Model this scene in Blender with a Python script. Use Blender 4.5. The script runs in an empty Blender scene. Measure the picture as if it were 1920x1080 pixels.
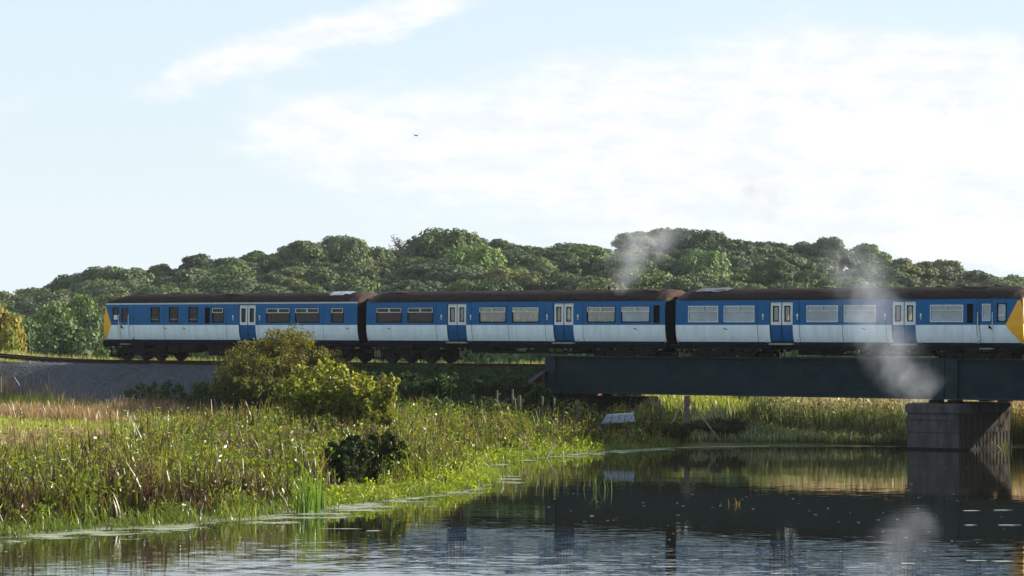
import bpy, bmesh, math, random
import numpy as np
from mathutils import Matrix, Vector

R = math.radians
SC = bpy.context.scene
COL = SC.collection

# ------------------------------------------------------------------ camera, light, exposure
EYE = 5.70
FPX = 6000.0                     # focal length in pixels of a 1920 wide picture
cam_d = bpy.data.cameras.new("camera")
cam = bpy.data.objects.new("camera", cam_d)
COL.objects.link(cam)
cam.location = (0, 0, EYE)
cam.rotation_euler = (R(90), 0, 0)
cam_d.sensor_width = 36.0
cam_d.lens = FPX / 1920.0 * 36.0
cam_d.shift_y = 70.0 / 1920.0
cam_d.clip_start = 0.5
cam_d.clip_end = 20000
SC.camera = cam

SUN = Vector((1.12, 0.24, 0.49)).normalized()
SUN_EL = math.asin(SUN.z)
SUN_ROT = math.atan2(SUN.x, SUN.y)
SKY_STRENGTH = 0.07
SC.view_settings.view_transform = 'Standard'
SC.view_settings.look = 'None'
SC.view_settings.gamma = 1.0
SC.view_settings.use_curve_mapping = False
SC.view_settings.exposure = 1.28
SC.render.engine = 'CYCLES'
cy = SC.cycles
cy.use_denoising = True
cy.max_bounces = 8
cy.diffuse_bounces = 3
cy.glossy_bounces = 3
cy.transmission_bounces = 4
cy.transparent_max_bounces = 24
cy.volume_bounces = 1
cy.volume_step_rate = 2.0
cy.sample_clamp_indirect = 6.0
cy.caustics_reflective = False
cy.caustics_refractive = False

sun_d = bpy.data.lights.new("sun", 'SUN')
sun_d.energy = 5.0
sun_d.angle = R(0.55)
sun_d.color = (1.0, 0.90, 0.74)
sun = bpy.data.objects.new("sun", sun_d)
COL.objects.link(sun)
sun.location = (60, 60, 60)
sun.rotation_euler = SUN.to_track_quat('Z', 'Y').to_euler()


class N:
    """A shader value: arithmetic on it adds math nodes."""
    def __init__(s, nt, sock):
        s.nt, s.k = nt, sock

    def op(s, o, b=None, c=None, clamp=False):
        n = s.nt.nodes.new('ShaderNodeMath')
        n.operation = o
        n.use_clamp = clamp
        for i, v in enumerate((s, b, c)):
            if v is None:
                continue
            if isinstance(v, N):
                s.nt.links.new(v.k, n.inputs[i])
            else:
                n.inputs[i].default_value = v
        return N(s.nt, n.outputs[0])

    def __add__(s, b): return s.op('ADD', b)
    def __sub__(s, b): return s.op('SUBTRACT', b)
    def __mul__(s, b): return s.op('MULTIPLY', b)
    def __truediv__(s, b): return s.op('DIVIDE', b)
    def __rsub__(s, b): return (s * -1.0) + b
    __radd__ = __add__
    __rmul__ = __mul__

    def smooth(s, a, b, o0=0.0, o1=1.0):
        n = s.nt.nodes.new('ShaderNodeMapRange')
        n.interpolation_type = 'SMOOTHSTEP'
        s.nt.links.new(s.k, n.inputs[0])
        for i, v in zip((1, 2, 3, 4), (a, b, o0, o1)):
            n.inputs[i].default_value = v
        return N(s.nt, n.outputs[0])


def node(nt, kind, **kw):
    n = nt.nodes.new(kind)
    for k, v in kw.items():
        setattr(n, k, v)
    return n


def sep(nt, sock):
    n = node(nt, 'ShaderNodeSeparateXYZ')
    nt.links.new(sock, n.inputs[0])
    return [N(nt, o) for o in n.outputs]


def comb(nt, *v):
    n = node(nt, 'ShaderNodeCombineXYZ')
    for i, a in enumerate(v):
        if isinstance(a, N):
            nt.links.new(a.k, n.inputs[i])
        else:
            n.inputs[i].default_value = a
    return n.outputs[0]


def noise(nt, vec, scale, detail=3.0, rough=0.5, dist=0.0, out=0):
    n = node(nt, 'ShaderNodeTexNoise')
    if vec is not None:
        nt.links.new(vec, n.inputs['Vector'])
    n.inputs['Scale'].default_value = scale
    n.inputs['Detail'].default_value = detail
    n.inputs['Roughness'].default_value = rough
    n.inputs['Distortion'].default_value = dist
    return n.outputs[out] if out else N(nt, n.outputs[0])


def mixcol(nt, fac, a, b, blend='MIX'):
    n = node(nt, 'ShaderNodeMix', data_type='RGBA', blend_type=blend)
    for sock, v in ((n.inputs[0], fac), (n.inputs[6], a), (n.inputs[7], b)):
        if isinstance(v, N):
            nt.links.new(v.k, sock)
        elif isinstance(v, bpy.types.NodeSocket):
            nt.links.new(v, sock)
        elif isinstance(v, (tuple, list)):
            sock.default_value = (*v[:3], 1.0)
        else:
            sock.default_value = v
    return n.outputs[2]


# ------------------------------------------------------------------ sky
def make_world():
    w = bpy.data.worlds.new("World")
    SC.world = w
    w.use_nodes = True
    nt = w.node_tree
    nt.nodes.clear()
    out = node(nt, 'ShaderNodeOutputWorld')
    bg = node(nt, 'ShaderNodeBackground')
    bg.inputs['Strength'].default_value = SKY_STRENGTH
    sky = node(nt, 'ShaderNodeTexSky', sky_type='NISHITA')
    sky.sun_disc = False
    sky.sun_elevation = SUN_EL
    sky.sun_rotation = SUN_ROT
    sky.air_density = 1.0
    sky.dust_density = 0.6
    sky.ozone_density = 2.0
    tc = node(nt, 'ShaderNodeTexCoord')
    d = tc.outputs['Generated']
    x, y, z = sep(nt, d)
    yy = y.op('MAXIMUM', 0.08)
    u, v = x / yy, z / yy
    warp = noise(nt, comb(nt, u * 1.0, v * 2.2, 0.0), 16.0, 6.0, 0.6)
    fine = noise(nt, comb(nt, u * 1.0, v * 2.0, 3.7), 55.0, 6.0, 0.6)
    uw = u + (warp - 0.5) * 0.035
    vw = v + (fine - 0.5) * 0.010

    def blob(px, py, sx, sy, amp, rot=0.0):
        u0, v0 = (px - 960) / FPX, (610 - py) / FPX
        a, b = uw - u0, vw - v0
        c, s = math.cos(rot), math.sin(rot)
        p = (a * c + b * s) / (sx / FPX)
        q = (b * c - a * s) / (sy / FPX)
        r2 = p * p + q * q
        return (r2 * -1.0).op('EXPONENT') * amp
    m = None
    for b in [(1330, 210, 620, 130, .95), (1750, 270, 420, 200, .9), (1000, 330, 480, 100, .62), (650, 260, 190, 65, .62),
              (560, 75, 330, 36, .98, .30), (760, 40, 170, 26, .6, .25), (1400, 440, 600, 60, .34), (20, 195, 95, 42, .45, .25), (1850, 120, 300, 60, .5),
              (820, 240, 70, 30, .35), (580, 130, 60, 14, .35, -.2), (560, 225, 110, 20, .3, .35)]:
        g = blob(*b)
        m = g if m is None else m + g
    big = noise(nt, d, 3.0, 5.0, 0.55)
    wide = noise(nt, comb(nt, x * 1.0, y * 1.0, z * 3.0), 5.0, 6.0, 0.6)
    front = y.smooth(0.5, 0.9)
    elsewhere = (big * 0.9 + wide * 0.5 - 0.38) * (1.0 - front)
    val = m * front + elsewhere + (fine - 0.5) * 0.65 + (warp - 0.5) * 1.15
    mask = val.smooth(0.20, 0.98)
    # puffier cumulus heads low on the right
    puff = noise(nt, comb(nt, u * 1.0, v * 1.5, 9.1), 42.0, 7.0, 0.62)
    cum = blob(1760, 255, 330, 62, 1.0) + blob(1840, 455, 200, 44, 1.15)
    cm = (cum * front + (puff - 0.5) * 1.4).smooth(0.38, 0.66)
    shade = noise(nt, comb(nt, u * 1.0, v * 2.5, 1.3), 60.0, 5.0, 0.6)
    body = mixcol(nt, shade.smooth(0.35, 0.7), (5.4, 5.6, 5.9), (6.5, 6.5, 6.55))
    pale = mixcol(nt, 0.7, sky.outputs[0], (4.85, 5.55, 6.25))
    pale = mixcol(nt, v.smooth(-.01, .07, .55, 0.0), pale, (5.3, 6.0, 6.5))
    c1 = mixcol(nt, mask * 0.88, pale, body)
    lit = noise(nt, comb(nt, u * 1.0 + 0.004, v * 1.5 + 0.006, 9.1), 42.0, 7.0, 0.62)
    rim = (puff - lit).smooth(-.22, .12)
    cumc = mixcol(nt, rim, (5.5, 5.65, 5.9), (7.4, 7.35, 7.3))
    c2 = mixcol(nt, cm * 0.85, c1, cumc)
    nt.links.new(c2, bg.inputs['Color'])
    nt.links.new(bg.outputs[0], out.inputs[0])


make_world()

# ------------------------------------------------------------------ materials
MATS = {}


def new_mat(name):
    m = bpy.data.materials.new(name)
    m.use_nodes = True
    nt = m.node_tree
    nt.nodes.clear()
    out = node(nt, 'ShaderNodeOutputMaterial')
    MATS[name] = m
    return m, nt, out


def mat(name, c1, c2=None, scale=6.0, rough=0.6, bump=0.0, bscale=None, detail=5.0, stretch=(1, 1, 1), metal=0.0, spec=0.4, lo=0.35, hi=0.65, c3=None, s3=2.0, lo3=.55, hi3=.7):
    m, nt, out = new_mat(name)
    p = node(nt, 'ShaderNodeBsdfPrincipled')
    p.inputs['Roughness'].default_value = rough
    p.inputs['Metallic'].default_value = metal
    p.inputs['Specular IOR Level'].default_value = spec
    tc = node(nt, 'ShaderNodeTexCoord')
    mp = node(nt, 'ShaderNodeMapping')
    mp.inputs['Scale'].default_value = stretch
    nt.links.new(tc.outputs['Object'], mp.inputs[0])
    v = mp.outputs[0]
    if c2 is None:
        c2 = tuple(a * 0.75 for a in c1)
    n = noise(nt, v, scale, detail, 0.6)
    c = mixcol(nt, n.smooth(lo, hi), c1, c2)
    if c3 is not None:
        n3 = noise(nt, v, s3, 6.0, 0.65)
        c = mixcol(nt, n3.smooth(lo3, hi3), c, c3)
    nt.links.new(c, p.inputs['Base Color'])
    if bump:
        b = node(nt, 'ShaderNodeBump')
        b.inputs['Strength'].default_value = bump
        b.inputs['Distance'].default_value = 0.03
        nb = noise(nt, v, bscale or scale * 4, 5.0, 0.6)
        nt.links.new(nb.k, b.inputs['Height'])
        nt.links.new(b.outputs[0], p.inputs['Normal'])
    nt.links.new(p.outputs[0], out.inputs[0])
    return m


mat('blue_paint', (.004, .100, .26), (.005, .094, .255), scale=3.0, rough=.5, spec=.2, stretch=(1, 1, .12), c3=(.016, .09, .20), s3=5, lo3=.58, hi3=.8)
mat('door_blue', (.004, .074, .215), (.006, .084, .235), scale=3, rough=.5, spec=.2)
mat('white_paint', (.66, .78, .84), (.57, .67, .72), scale=3.5, rough=.5, stretch=(1, 1, .10), c3=(.34, .34, .30), s3=6, lo3=.58, hi3=.85)
mat('pale_paint', (.60, .66, .68), (.52, .57, .58), scale=3, rough=.5)
mat('navy_paint', (.006, .018, .04), (.01, .015, .022), scale=3, rough=.5, spec=.06)
mat('yellow_paint', (.76, .40, .010), (.70, .34, .012), scale=2.5, rough=.5, c3=(.45, .24, .03), s3=6, lo3=.63, hi3=.85)
mat('roof_grime', (.016, .012, .012), (.030, .021, .018), scale=3.5, rough=.8, bump=.3, bscale=14, c3=(.06, .038, .028), s3=1.6, lo3=.58, hi3=.78, spec=.06)
mat('roof_end', (.070, .048, .038), (.045, .032, .027), scale=4, rough=.8, bump=.3, spec=.06)  # pinkish brown holds the sunlit tone of the roof ends in its colour
mat('roof_patch_dull', (.13, .145, .17), (.05, .05, .055), scale=6, rough=.6, bump=.4)
mat('roof_patch_pale', (.34, .38, .44), (.20, .22, .26), scale=5, rough=.5, bump=.4)
mat('under_black', (.008, .007, .007), (.016, .012, .010), scale=5, rough=.75, bump=.2, spec=.06)
mat('under_brown', (.020, .014, .011), (.012, .010, .009), scale=6, rough=.8, bump=.3, c3=(.06, .04, .03), s3=7, lo3=.62, hi3=.8, spec=.06)
mat('wheel_steel', (.02, .017, .015), (.035, .028, .022), scale=9, rough=.6, spec=.06)
mat('black_rubber', (.006, .006, .006), (.010, .010, .010), rough=.7, spec=.06)
mat('window_alloy', (.55, .60, .62), (.45, .49, .50), scale=8, rough=.35, metal=.0)
mat('grey_metal', (.22, .23, .23), (.15, .155, .155), scale=6, rough=.5)
mat('interior_dark', (.012, .007, .005), (.008, .005, .004), rough=.8, spec=.06)
mat('interior_cream', (.42, .33, .22), (.36, .28, .19), rough=.7)
mat('seat_cloth', (.10, .035, .025), (.06, .03, .03), scale=12, rough=.9)
mat('lamp_white', (.8, .8, .76), (.7, .7, .66), rough=.4)
mat('girder_paint', (.008, .018, .024), (.013, .026, .032), scale=1.1, rough=.55, spec=.06, stretch=(1, 1, 2.0), bump=.08, bscale=3, c3=(.012, .020, .024), s3=.8, lo3=.5, hi3=.7)
mat('girder_edge', (.012, .026, .032), (.018, .034, .04), scale=2, rough=.55, spec=.08)
mat('rust_steel', (.045, .024, .015), (.03, .018, .012), scale=10, rough=.8, spec=.06)
mat('rail_head', (.16, .13, .11), (.10, .08, .07), rough=.35, metal=.6)
mat('sleeper_wood', (.05, .038, .03), (.035, .028, .022), scale=8, rough=.9, stretch=(4, .6, 4), spec=.06)
mat('pier_concrete', (.080, .082, .088), (.045, .045, .048), scale=1.6, rough=.9, bump=.35, bscale=9, stretch=(1, 1, .35), c3=(.026, .021, .021), s3=1.1, lo3=.48, hi3=.72, spec=.06)
mat('pier_stained', (.055, .045, .04), (.022, .019, .018), scale=5, rough=.9, bump=.4, bscale=8, stretch=(1, 1, .12), c3=(.26, .24, .22), s3=3.2, lo3=.67, hi3=.75, spec=.06)
mat('brick_red', (.20, .085, .05), (.14, .06, .04), scale=9, rough=.9, bump=.3)
mat('post_wood', (.10, .09, .08), (.06, .055, .048), scale=6, rough=.9, stretch=(3, 3, .4))
mat('sheet_metal', (.24, .29, .36), (.15, .185, .23), scale=7, rough=.45)
mat('bark', (.06, .045, .032), (.035, .027, .02), scale=6, rough=.9, stretch=(2, 2, .4), bump=.5)
mat('dead_wood', (.30, .25, .19), (.18, .145, .11), scale=8, rough=.9)
mat('bird_dark', (.02, .018, .016), (.03, .026, .022), rough=.8)
mat('petal_pale', (.62, .62, .55), (.5, .5, .42), rough=.4)

# ballast
m, nt, out = new_mat('ballast')
p = node(nt, 'ShaderNodeBsdfPrincipled')
p.inputs['Roughness'].default_value = .9
tc = node(nt, 'ShaderNodeTexCoord')
vo = node(nt, 'ShaderNodeTexVoronoi')
vo.inputs['Scale'].default_value = 7.5
nt.links.new(tc.outputs['Object'], vo.inputs['Vector'])
hs = sep(nt, vo.outputs['Color'])
big = noise(nt, tc.outputs['Object'], .7, 4)
c = mixcol(nt, hs[0], (.012, .016, .024), (.046, .054, .070))
c = mixcol(nt, big.smooth(.45, .7) * .6, c, (.034, .034, .032))
nt.links.new(c, p.inputs['Base Color'])
b = node(nt, 'ShaderNodeBump')
b.inputs['Strength'].default_value = .9
b.inputs['Distance'].default_value = .08
nt.links.new(vo.outputs['Distance'], b.inputs['Height'])
nt.links.new(b.outputs[0], p.inputs['Normal'])
nt.links.new(p.outputs[0], out.inputs[0])

# ground
mat('soil_grass', (.055, .075, .018), (.085, .080, .028), scale=.35, rough=.95, bump=.6, bscale=5, c3=(.045, .035, .02), s3=.8)


def foliage_mat(name, transl=.38, gloss=.35, rough=.5):
    m, nt, out = new_mat(name)
    at = node(nt, 'ShaderNodeAttribute', attribute_name='col')
    oi = node(nt, 'ShaderNodeObjectInfo')
    c = mixcol(nt, 1.0, at.outputs['Color'], oi.outputs['Color'], 'MULTIPLY')
    p = node(nt, 'ShaderNodeBsdfPrincipled')
    p.inputs['Roughness'].default_value = rough
    p.inputs['Specular IOR Level'].default_value = gloss
    nt.links.new(c, p.inputs['Base Color'])
    t = node(nt, 'ShaderNodeBsdfTranslucent')
    tcx = mixcol(nt, 1.0, c, (1.15, 1.2, .75), 'MULTIPLY')
    nt.links.new(tcx, t.inputs[0])
    mx = node(nt, 'ShaderNodeMixShader')
    mx.inputs[0].default_value = transl
    nt.links.new(p.outputs[0], mx.inputs[1])
    nt.links.new(t.outputs[0], mx.inputs[2])
    nt.links.new(mx.outputs[0], out.inputs[0])
    return m


foliage_mat('leaf', .58, .28, .42)
foliage_mat('tree_leaf', .12, .2, .6)
foliage_mat('reed_blade', .48, .5, .36)


def duckweed_mat():
    m, nt, out = new_mat('duckweed')
    at_ = node(nt, 'ShaderNodeAttribute', attribute_name='col')
    g = node(nt, 'ShaderNodeNewGeometry')
    x, y, z = sep(nt, g.outputs['Position'])
    v = comb(nt, x * .5, y * .6, 0.0)
    a = noise(nt, v, 1.4, 6, .62)
    b = noise(nt, comb(nt, x * 1.0, y * .8, 5.0), 9.0, 4, .6)
    cov = N(nt, at_.outputs['Fac'])
    k = (cov * .9 + (a - .5) * 2.6 + (b - .5) * 1.1).smooth(.44, .60) * .9
    p = node(nt, 'ShaderNodeBsdfPrincipled')
    c = mixcol(nt, noise(nt, v, 3.0, 5, .6).smooth(.35, .65), (.13, .16, .06), (.30, .32, .24))  # whitish tone stands in for sky sheen on the mats
    nt.links.new(c, p.inputs['Base Color'])
    p.inputs['Roughness'].default_value = .5
    p.inputs['Specular IOR Level'].default_value = .3
    t = node(nt, 'ShaderNodeBsdfTransparent')
    mx = node(nt, 'ShaderNodeMixShader')
    nt.links.new(k.k, mx.inputs[0])
    nt.links.new(t.outputs[0], mx.inputs[1])
    nt.links.new(p.outputs[0], mx.inputs[2])
    nt.links.new(mx.outputs[0], out.inputs[0])


duckweed_mat()


def glass_mat(name, tint, dirt_sheen, dcol, gl=.10):
    m, nt, out = new_mat(name)
    tr = node(nt, 'ShaderNodeBsdfTransparent')
    tr.inputs[0].default_value = (*tint, 1)
    df = node(nt, 'ShaderNodeBsdfDiffuse')
    df.inputs[0].default_value = (*dcol, 1)
    g = node(nt, 'ShaderNodeBsdfGlossy')
    g.inputs['Roughness'].default_value = .03
    tc = node(nt, 'ShaderNodeTexCoord')
    n = noise(nt, tc.outputs['Object'], .9, 2)
    f = n.smooth(.3, .7) * dirt_sheen * .8 + dirt_sheen * .6
    mx = node(nt, 'ShaderNodeMixShader')
    nt.links.new(f.k, mx.inputs[0])
    nt.links.new(tr.outputs[0], mx.inputs[1])
    nt.links.new(df.outputs[0], mx.inputs[2])
    m2 = node(nt, 'ShaderNodeMixShader')
    m2.inputs[0].default_value = gl
    nt.links.new(mx.outputs[0], m2.inputs[1])
    nt.links.new(g.outputs[0], m2.inputs[2])
    nt.links.new(m2.outputs[0], out.inputs[0])
    return m


glass_mat('glass_dark', (.42, .38, .32), .08, (.16, .13, .08), .03)
glass_mat('glass_clear', (.80, .82, .80), .08, (.25, .25, .22), .11)
glass_mat('glass_milky', (.50, .58, .63), .60, (.19, .29, .36), .13)  # bluish diffuse film carries the sky's reflection in its colour

# water
m, nt, out = new_mat('pond_water')
p = node(nt, 'ShaderNodeBsdfPrincipled')
p.inputs['Base Color'].default_value = (.010, .011, .007, 1)
p.inputs['Roughness'].default_value = .015
p.inputs['IOR'].default_value = 1.333
p.inputs['Specular Tint'].default_value = (.76, .78, .83, 1)
g = node(nt, 'ShaderNodeNewGeometry')
px_, py_, pz_ = sep(nt, g.outputs['Position'])
v1 = comb(nt, px_ * .3, py_ * .9, 0.0)
v2 = comb(nt, px_ * .22, py_ * 1.0, 4.0)
n1 = noise(nt, v1, .9, 4, .55, 0, 1)
n2 = noise(nt, v2, 7.0, 4, .6, 0, 1)
a1, b1, _ = sep(nt, n1)
a2, b2, _ = sep(nt, n2)
patch = noise(nt, comb(nt, px_ * .05, py_ * .16, 0.0), 1.0, 3, .5)
wind = (py_ + (patch - .5) * 22.0 - (px_ * .10)).smooth(77.0, 92.0, 1.0, 0.0)
amp1 = wind * .010 + .008
amp2 = wind * .068 + .022
nx = (a1 - .5) * amp1 * .25 + (a2 - .5) * amp2 * .2
ny = (b1 - .5) * amp1 + (b2 - .5) * amp2
nv = comb(nt, nx, ny, 1.0)
nn = node(nt, 'ShaderNodeVectorMath', operation='NORMALIZE')
nt.links.new(nv, nn.inputs[0])
nt.links.new(nn.outputs[0], p.inputs['Normal'])
nt.links.new(p.outputs[0], out.inputs[0])

# ------------------------------------------------------------------ helpers


def tag(o, label=None, cat=None, group=None, kind=None):
    if label: o['label'] = label
    if cat: o['category'] = cat
    if group: o['group'] = group
    if kind: o['kind'] = kind
    return o


def empty(name, mw=None, loc=None):
    o = bpy.data.objects.new(name, None)
    o.empty_display_size = .3
    COL.objects.link(o)
    if mw is not None: o.matrix_world = mw
    if loc is not None: o.location = loc
    return o


class MB:
    def __init__(s):
        s.v, s.f, s.m = [], [], []

    def poly(s, pts, mi=0):
        b = len(s.v)
        s.v += [tuple(p) for p in pts]
        s.f.append(tuple(range(b, b + len(pts))))
        s.m.append(mi)
        return s

    def box(s, x0, x1, y0, y1, z0, z1, mi=0):
        b = len(s.v)
        s.v += [(x, y, z) for z in (z0, z1) for y in (y0, y1) for x in (x0, x1)]
        for q in ((0, 2, 3, 1), (4, 5, 7, 6), (0, 1, 5, 4), (2, 6, 7, 3), (0, 4, 6, 2), (1, 3, 7, 5)):
            s.f.append(tuple(b + i for i in q))
            s.m.append(mi)
        return s

    def bar(s, p0, p1, w, h=None, mi=0):
        """a straight bar of rectangular section between two points"""
        p0, p1 = Vector(p0), Vector(p1)
        d = (p1 - p0).normalized()
        up = Vector((0, 0, 1)) if abs(d.z) < .95 else Vector((1, 0, 0))
        a = d.cross(up).normalized() * (w / 2)
        c = a.cross(d).normalized() * ((h or w) / 2)
        b = len(s.v)
        for p in (p0, p1):
            s.v += [tuple(p - a - c), tuple(p + a - c), tuple(p + a + c), tuple(p - a + c)]
        for q in ((0, 1, 2, 3), (7, 6, 5, 4), (0, 4, 5, 1), (1, 5, 6, 2), (2, 6, 7, 3), (3, 7, 4, 0)):
            s.f.append(tuple(b + i for i in q))
            s.m.append(mi)
        return s

    def cyl(s, p0, p1, r0, r1=None, n=12, mi=0):
        r1 = r0 if r1 is None else r1
        p0, p1 = Vector(p0), Vector(p1)
        d = (p1 - p0).normalized()
        up = Vector((0, 0, 1)) if abs(d.z) < .9 else Vector((1, 0, 0))
        a = d.cross(up).normalized()
        c = a.cross(d).normalized()
        b = len(s.v)
        for p, r in ((p0, r0), (p1, r1)):
            for k in range(n):
                t = 2 * math.pi * k / n
                s.v.append(tuple(p + (a * math.cos(t) + c * math.sin(t)) * r))
        for k in range(n):
            s.f.append((b + k, b + (k + 1) % n, b + n + (k + 1) % n, b + n + k))
            s.m.append(mi)
        s.f.append(tuple(b + k for k in reversed(range(n)))); s.m.append(mi)
        s.f.append(tuple(b + n + k for k in range(n))); s.m.append(mi)
        return s

    def tube(s, pts, rad, n=6, mi=0):
        for i in range(len(pts) - 1):
            s.cyl(pts[i], pts[i + 1], rad[i], rad[i + 1], n, mi)
        return s

    def ring(s, x0, x1, z0, z1, w, y0, y1, r=.06, mi=0):
        """flat frame in the xz plane, y0 outside, y1 inside, rounded inner corners"""
        inn, outr = [], []
        X0, X1, Z0, Z1 = x0 + w, x1 - w, z0 + w, z1 - w
        r = min(r, (X1 - X0) * .45, (Z1 - Z0) * .45)
        for cx, cz, ox, oz, a0 in ((X1 - r, Z1 - r, x1, z1, 0), (X0 + r, Z1 - r, x0, z1, 90), (X0 + r, Z0 + r, x0, z0, 180), (X1 - r, Z0 + r, x1, z0, 270)):
            for k in range(4):
                t = R(a0 + 30 * k)
                inn.append((cx + r * math.cos(t), cz + r * math.sin(t)))
                # chamfered outer corner
                q = [(0, 0), (0, 0), (0, 0), (0, 0)][k]
                outr.append((ox, oz))
        n = len(inn)
        for k in range(n):
            j = (k + 1) % n
            a, b_, c, d = outr[k], outr[j], inn[j], inn[k]
            if a == b_:
                s.poly([(a[0], y0, a[1]), (c[0], y0, c[1]), (d[0], y0, d[1])], mi)
            else:
                s.poly([(a[0], y0, a[1]), (b_[0], y0, b_[1]), (c[0], y0, c[1]), (d[0], y0, d[1])], mi)
                s.poly([(a[0], y0, a[1]), (b_[0], y0, b_[1]), (b_[0], y1, b_[1]), (a[0], y1, a[1])], mi)
            s.poly([(d[0], y0, d[1]), (c[0], y0, c[1]), (c[0], y1, c[1]), (d[0], y1, d[1])], mi)
        return s

    def mesh(s, name, mats, smooth=False):
        me = bpy.data.meshes.new(name)
        me.from_pydata(s.v, [], s.f)
        for m_ in mats:
            me.materials.append(MATS[m_])
        me.polygons.foreach_set('material_index', s.m)
        if smooth:
            me.polygons.foreach_set('use_smooth', [True] * len(me.polygons))
        me.update()
        return me

    def build(s, name, mats, parent=None, smooth=False):
        if isinstance(mats, str): mats = [mats]
        o = bpy.data.objects.new(name, s.mesh(name, mats, smooth))
        COL.objects.link(o)
        if parent is not None: o.parent = parent
        return o


def inst(me, name, parent=None, loc=(0, 0, 0)):
    o = bpy.data.objects.new(name, me)
    COL.objects.link(o)
    o.parent = parent
    o.location = loc
    return o


def mesh_np(name, V, F, colr=None, mats=('leaf',), smooth=False):
    """fast mesh from arrays; F is a list of (k,4) or (k,3) arrays"""
    me = bpy.data.meshes.new(name)
    V = np.asarray(V, np.float32)
    Fs = F if isinstance(F, list) else [F]
    loops = np.concatenate([f.ravel() for f in Fs]).astype(np.int32)
    tot = np.concatenate([np.full(len(f), f.shape[1]) for f in Fs]).astype(np.int32)
    start = np.concatenate([[0], np.cumsum(tot)[:-1]]).astype(np.int32)
    me.vertices.add(len(V))
    me.vertices.foreach_set('co', V.ravel())
    me.loops.add(len(loops))
    me.loops.foreach_set('vertex_index', loops)
    me.polygons.add(len(tot))
    me.polygons.foreach_set('loop_start', start)
    try:
        me.polygons.foreach_set('loop_total', tot)
    except Exception:
        pass
    if colr is not None:
        a = me.attributes.new('col', 'FLOAT_COLOR', 'POINT')
        c4 = np.ones((len(V), 4), np.float32)
        c4[:, :3] = colr
        a.data.foreach_set('color', c4.ravel())
    for m_ in mats:
        me.materials.append(MATS[m_])
    if smooth:
        me.polygons.foreach_set('use_smooth', np.ones(len(tot), bool))
    me.update(calc_edges=True)
    return me


def unit(a):
    return a / np.maximum(np.linalg.norm(a, axis=1, keepdims=True), 1e-9)


def cards(rng, C, Nrm, L, W, colr, hang=None):
    """leaf-shaped four-cornered faces"""
    n = len(C)
    Nrm = unit(Nrm)
    t = rng.normal(size=(n, 3))
    if hang is not None:
        t = t + np.asarray(hang)
    t = unit(t - Nrm * (t * Nrm).sum(1, keepdims=True))
    b = np.cross(Nrm, t)
    L = np.broadcast_to(np.asarray(L, float), (n,))[:, None]
    W = np.broadcast_to(np.asarray(W, float), (n,))[:, None]
    V = np.stack([C - t * L / 2, C + b * W / 2 - t * L * .08, C + t * L / 2, C - b * W / 2 - t * L * .08], 1).reshape(-1, 3)
    F = np.arange(4 * n).reshape(n, 4)
    return V, F, np.repeat(colr, 4, 0)


def blades(rng, B, h, w, lean, colb, colt, seg=3, az=None, droop=0.0):
    n = len(B)
    az = rng.uniform(0, 2 * np.pi, n) if az is None else az
    yaw = rng.uniform(0, np.pi, n)
    ld = np.stack([np.cos(az), np.sin(az), np.zeros(n)], 1)
    sd = np.stack([np.cos(yaw), np.sin(yaw), np.zeros(n)], 1)
    rows, cols = [], []
    droop = np.broadcast_to(np.asarray(droop, float), (n,))
    for k in range(seg + 1):
        t = k / seg
        z = h * (t - droop * t ** 3)
        c = B + ld * (h * lean * t ** 1.8)[:, None]
        c[:, 2] += z
        ww = (w * max(.12, (1 - t) ** .6) * .5)[:, None]
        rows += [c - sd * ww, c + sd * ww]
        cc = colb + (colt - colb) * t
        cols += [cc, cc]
    V = np.stack(rows, 1).reshape(-1, 3)
    Cc = np.stack(cols, 1).reshape(-1, 3)
    base = (np.arange(n) * (2 * (seg + 1)))[:, None, None]
    q = np.array([[2 * k, 2 * k + 1, 2 * k + 3, 2 * k + 2] for k in range(seg)])[None]
    F = (base + q).reshape(-1, 4)
    return V, F, Cc


class Veg:
    def __init__(s):
        s.V, s.F, s.C, s.n = [], [], [], 0

    def add(s, vfc):
        V, F, C = vfc
        s.V.append(V); s.F.append(F + s.n); s.C.append(C)
        s.n += len(V)
        return s

    def mesh(s, name, mt='leaf', smooth=False):
        Fs = {}
        for f in s.F:
            Fs.setdefault(f.shape[1], []).append(f)
        return mesh_np(name, np.concatenate(s.V), [np.concatenate(v) for v in Fs.values()], np.concatenate(s.C), (mt,), smooth)

    def build(s, name, mt='leaf', parent=None):
        o = bpy.data.objects.new(name, s.mesh(name, mt))
        COL.objects.link(o)
        if parent is not None: o.parent = parent
        return o


def ico(sub=2):
    bm = bmesh.new()
    bmesh.ops.create_icosphere(bm, subdivisions=sub, radius=1.0)
    V = np.array([v.co[:] for v in bm.verts])
    F = np.array([[v.index for v in f.verts] for f in bm.faces])
    bm.free()
    return V, F


ICO_V, ICO_F = ico(2)


def lerpc(rng, a, b, n, p=1.0):
    t = rng.random((n, 1)) ** p
    return np.array(a) + (np.array(b) - np.array(a)) * t


def at(px, py, dist):
    """the world point at a distance along the view axis"""
    return ((px - 960) * dist / FPX, dist, EYE + (610 - py) * dist / FPX)


def onwater(px, py):
    dd = EYE * FPX / (py - 610.0)
    return ((px - 960) * dd / FPX, dd)


# ------------------------------------------------------------------ railway frame: X along the line, Y away from the camera, Z up from the rail top
TH = R(39.5)
TC, TS = math.cos(TH), math.sin(TH)
OX, OY, OZ = -22.539, 184.557, EYE - 2.0
TF = Matrix.Translation((OX, OY, OZ)) @ Matrix.Rotation(-TH, 4, 'Z')


def rail_to_world(X, Y, Z=0.0):
    return (OX + X * TC + Y * TS, OY - X * TS + Y * TC, OZ + Z)


def rX(px, Y):
    u = px - 960.0
    return (u * (OY + Y * TC) - FPX * (OX + Y * TS)) / (FPX * TC + u * TS)


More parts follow.
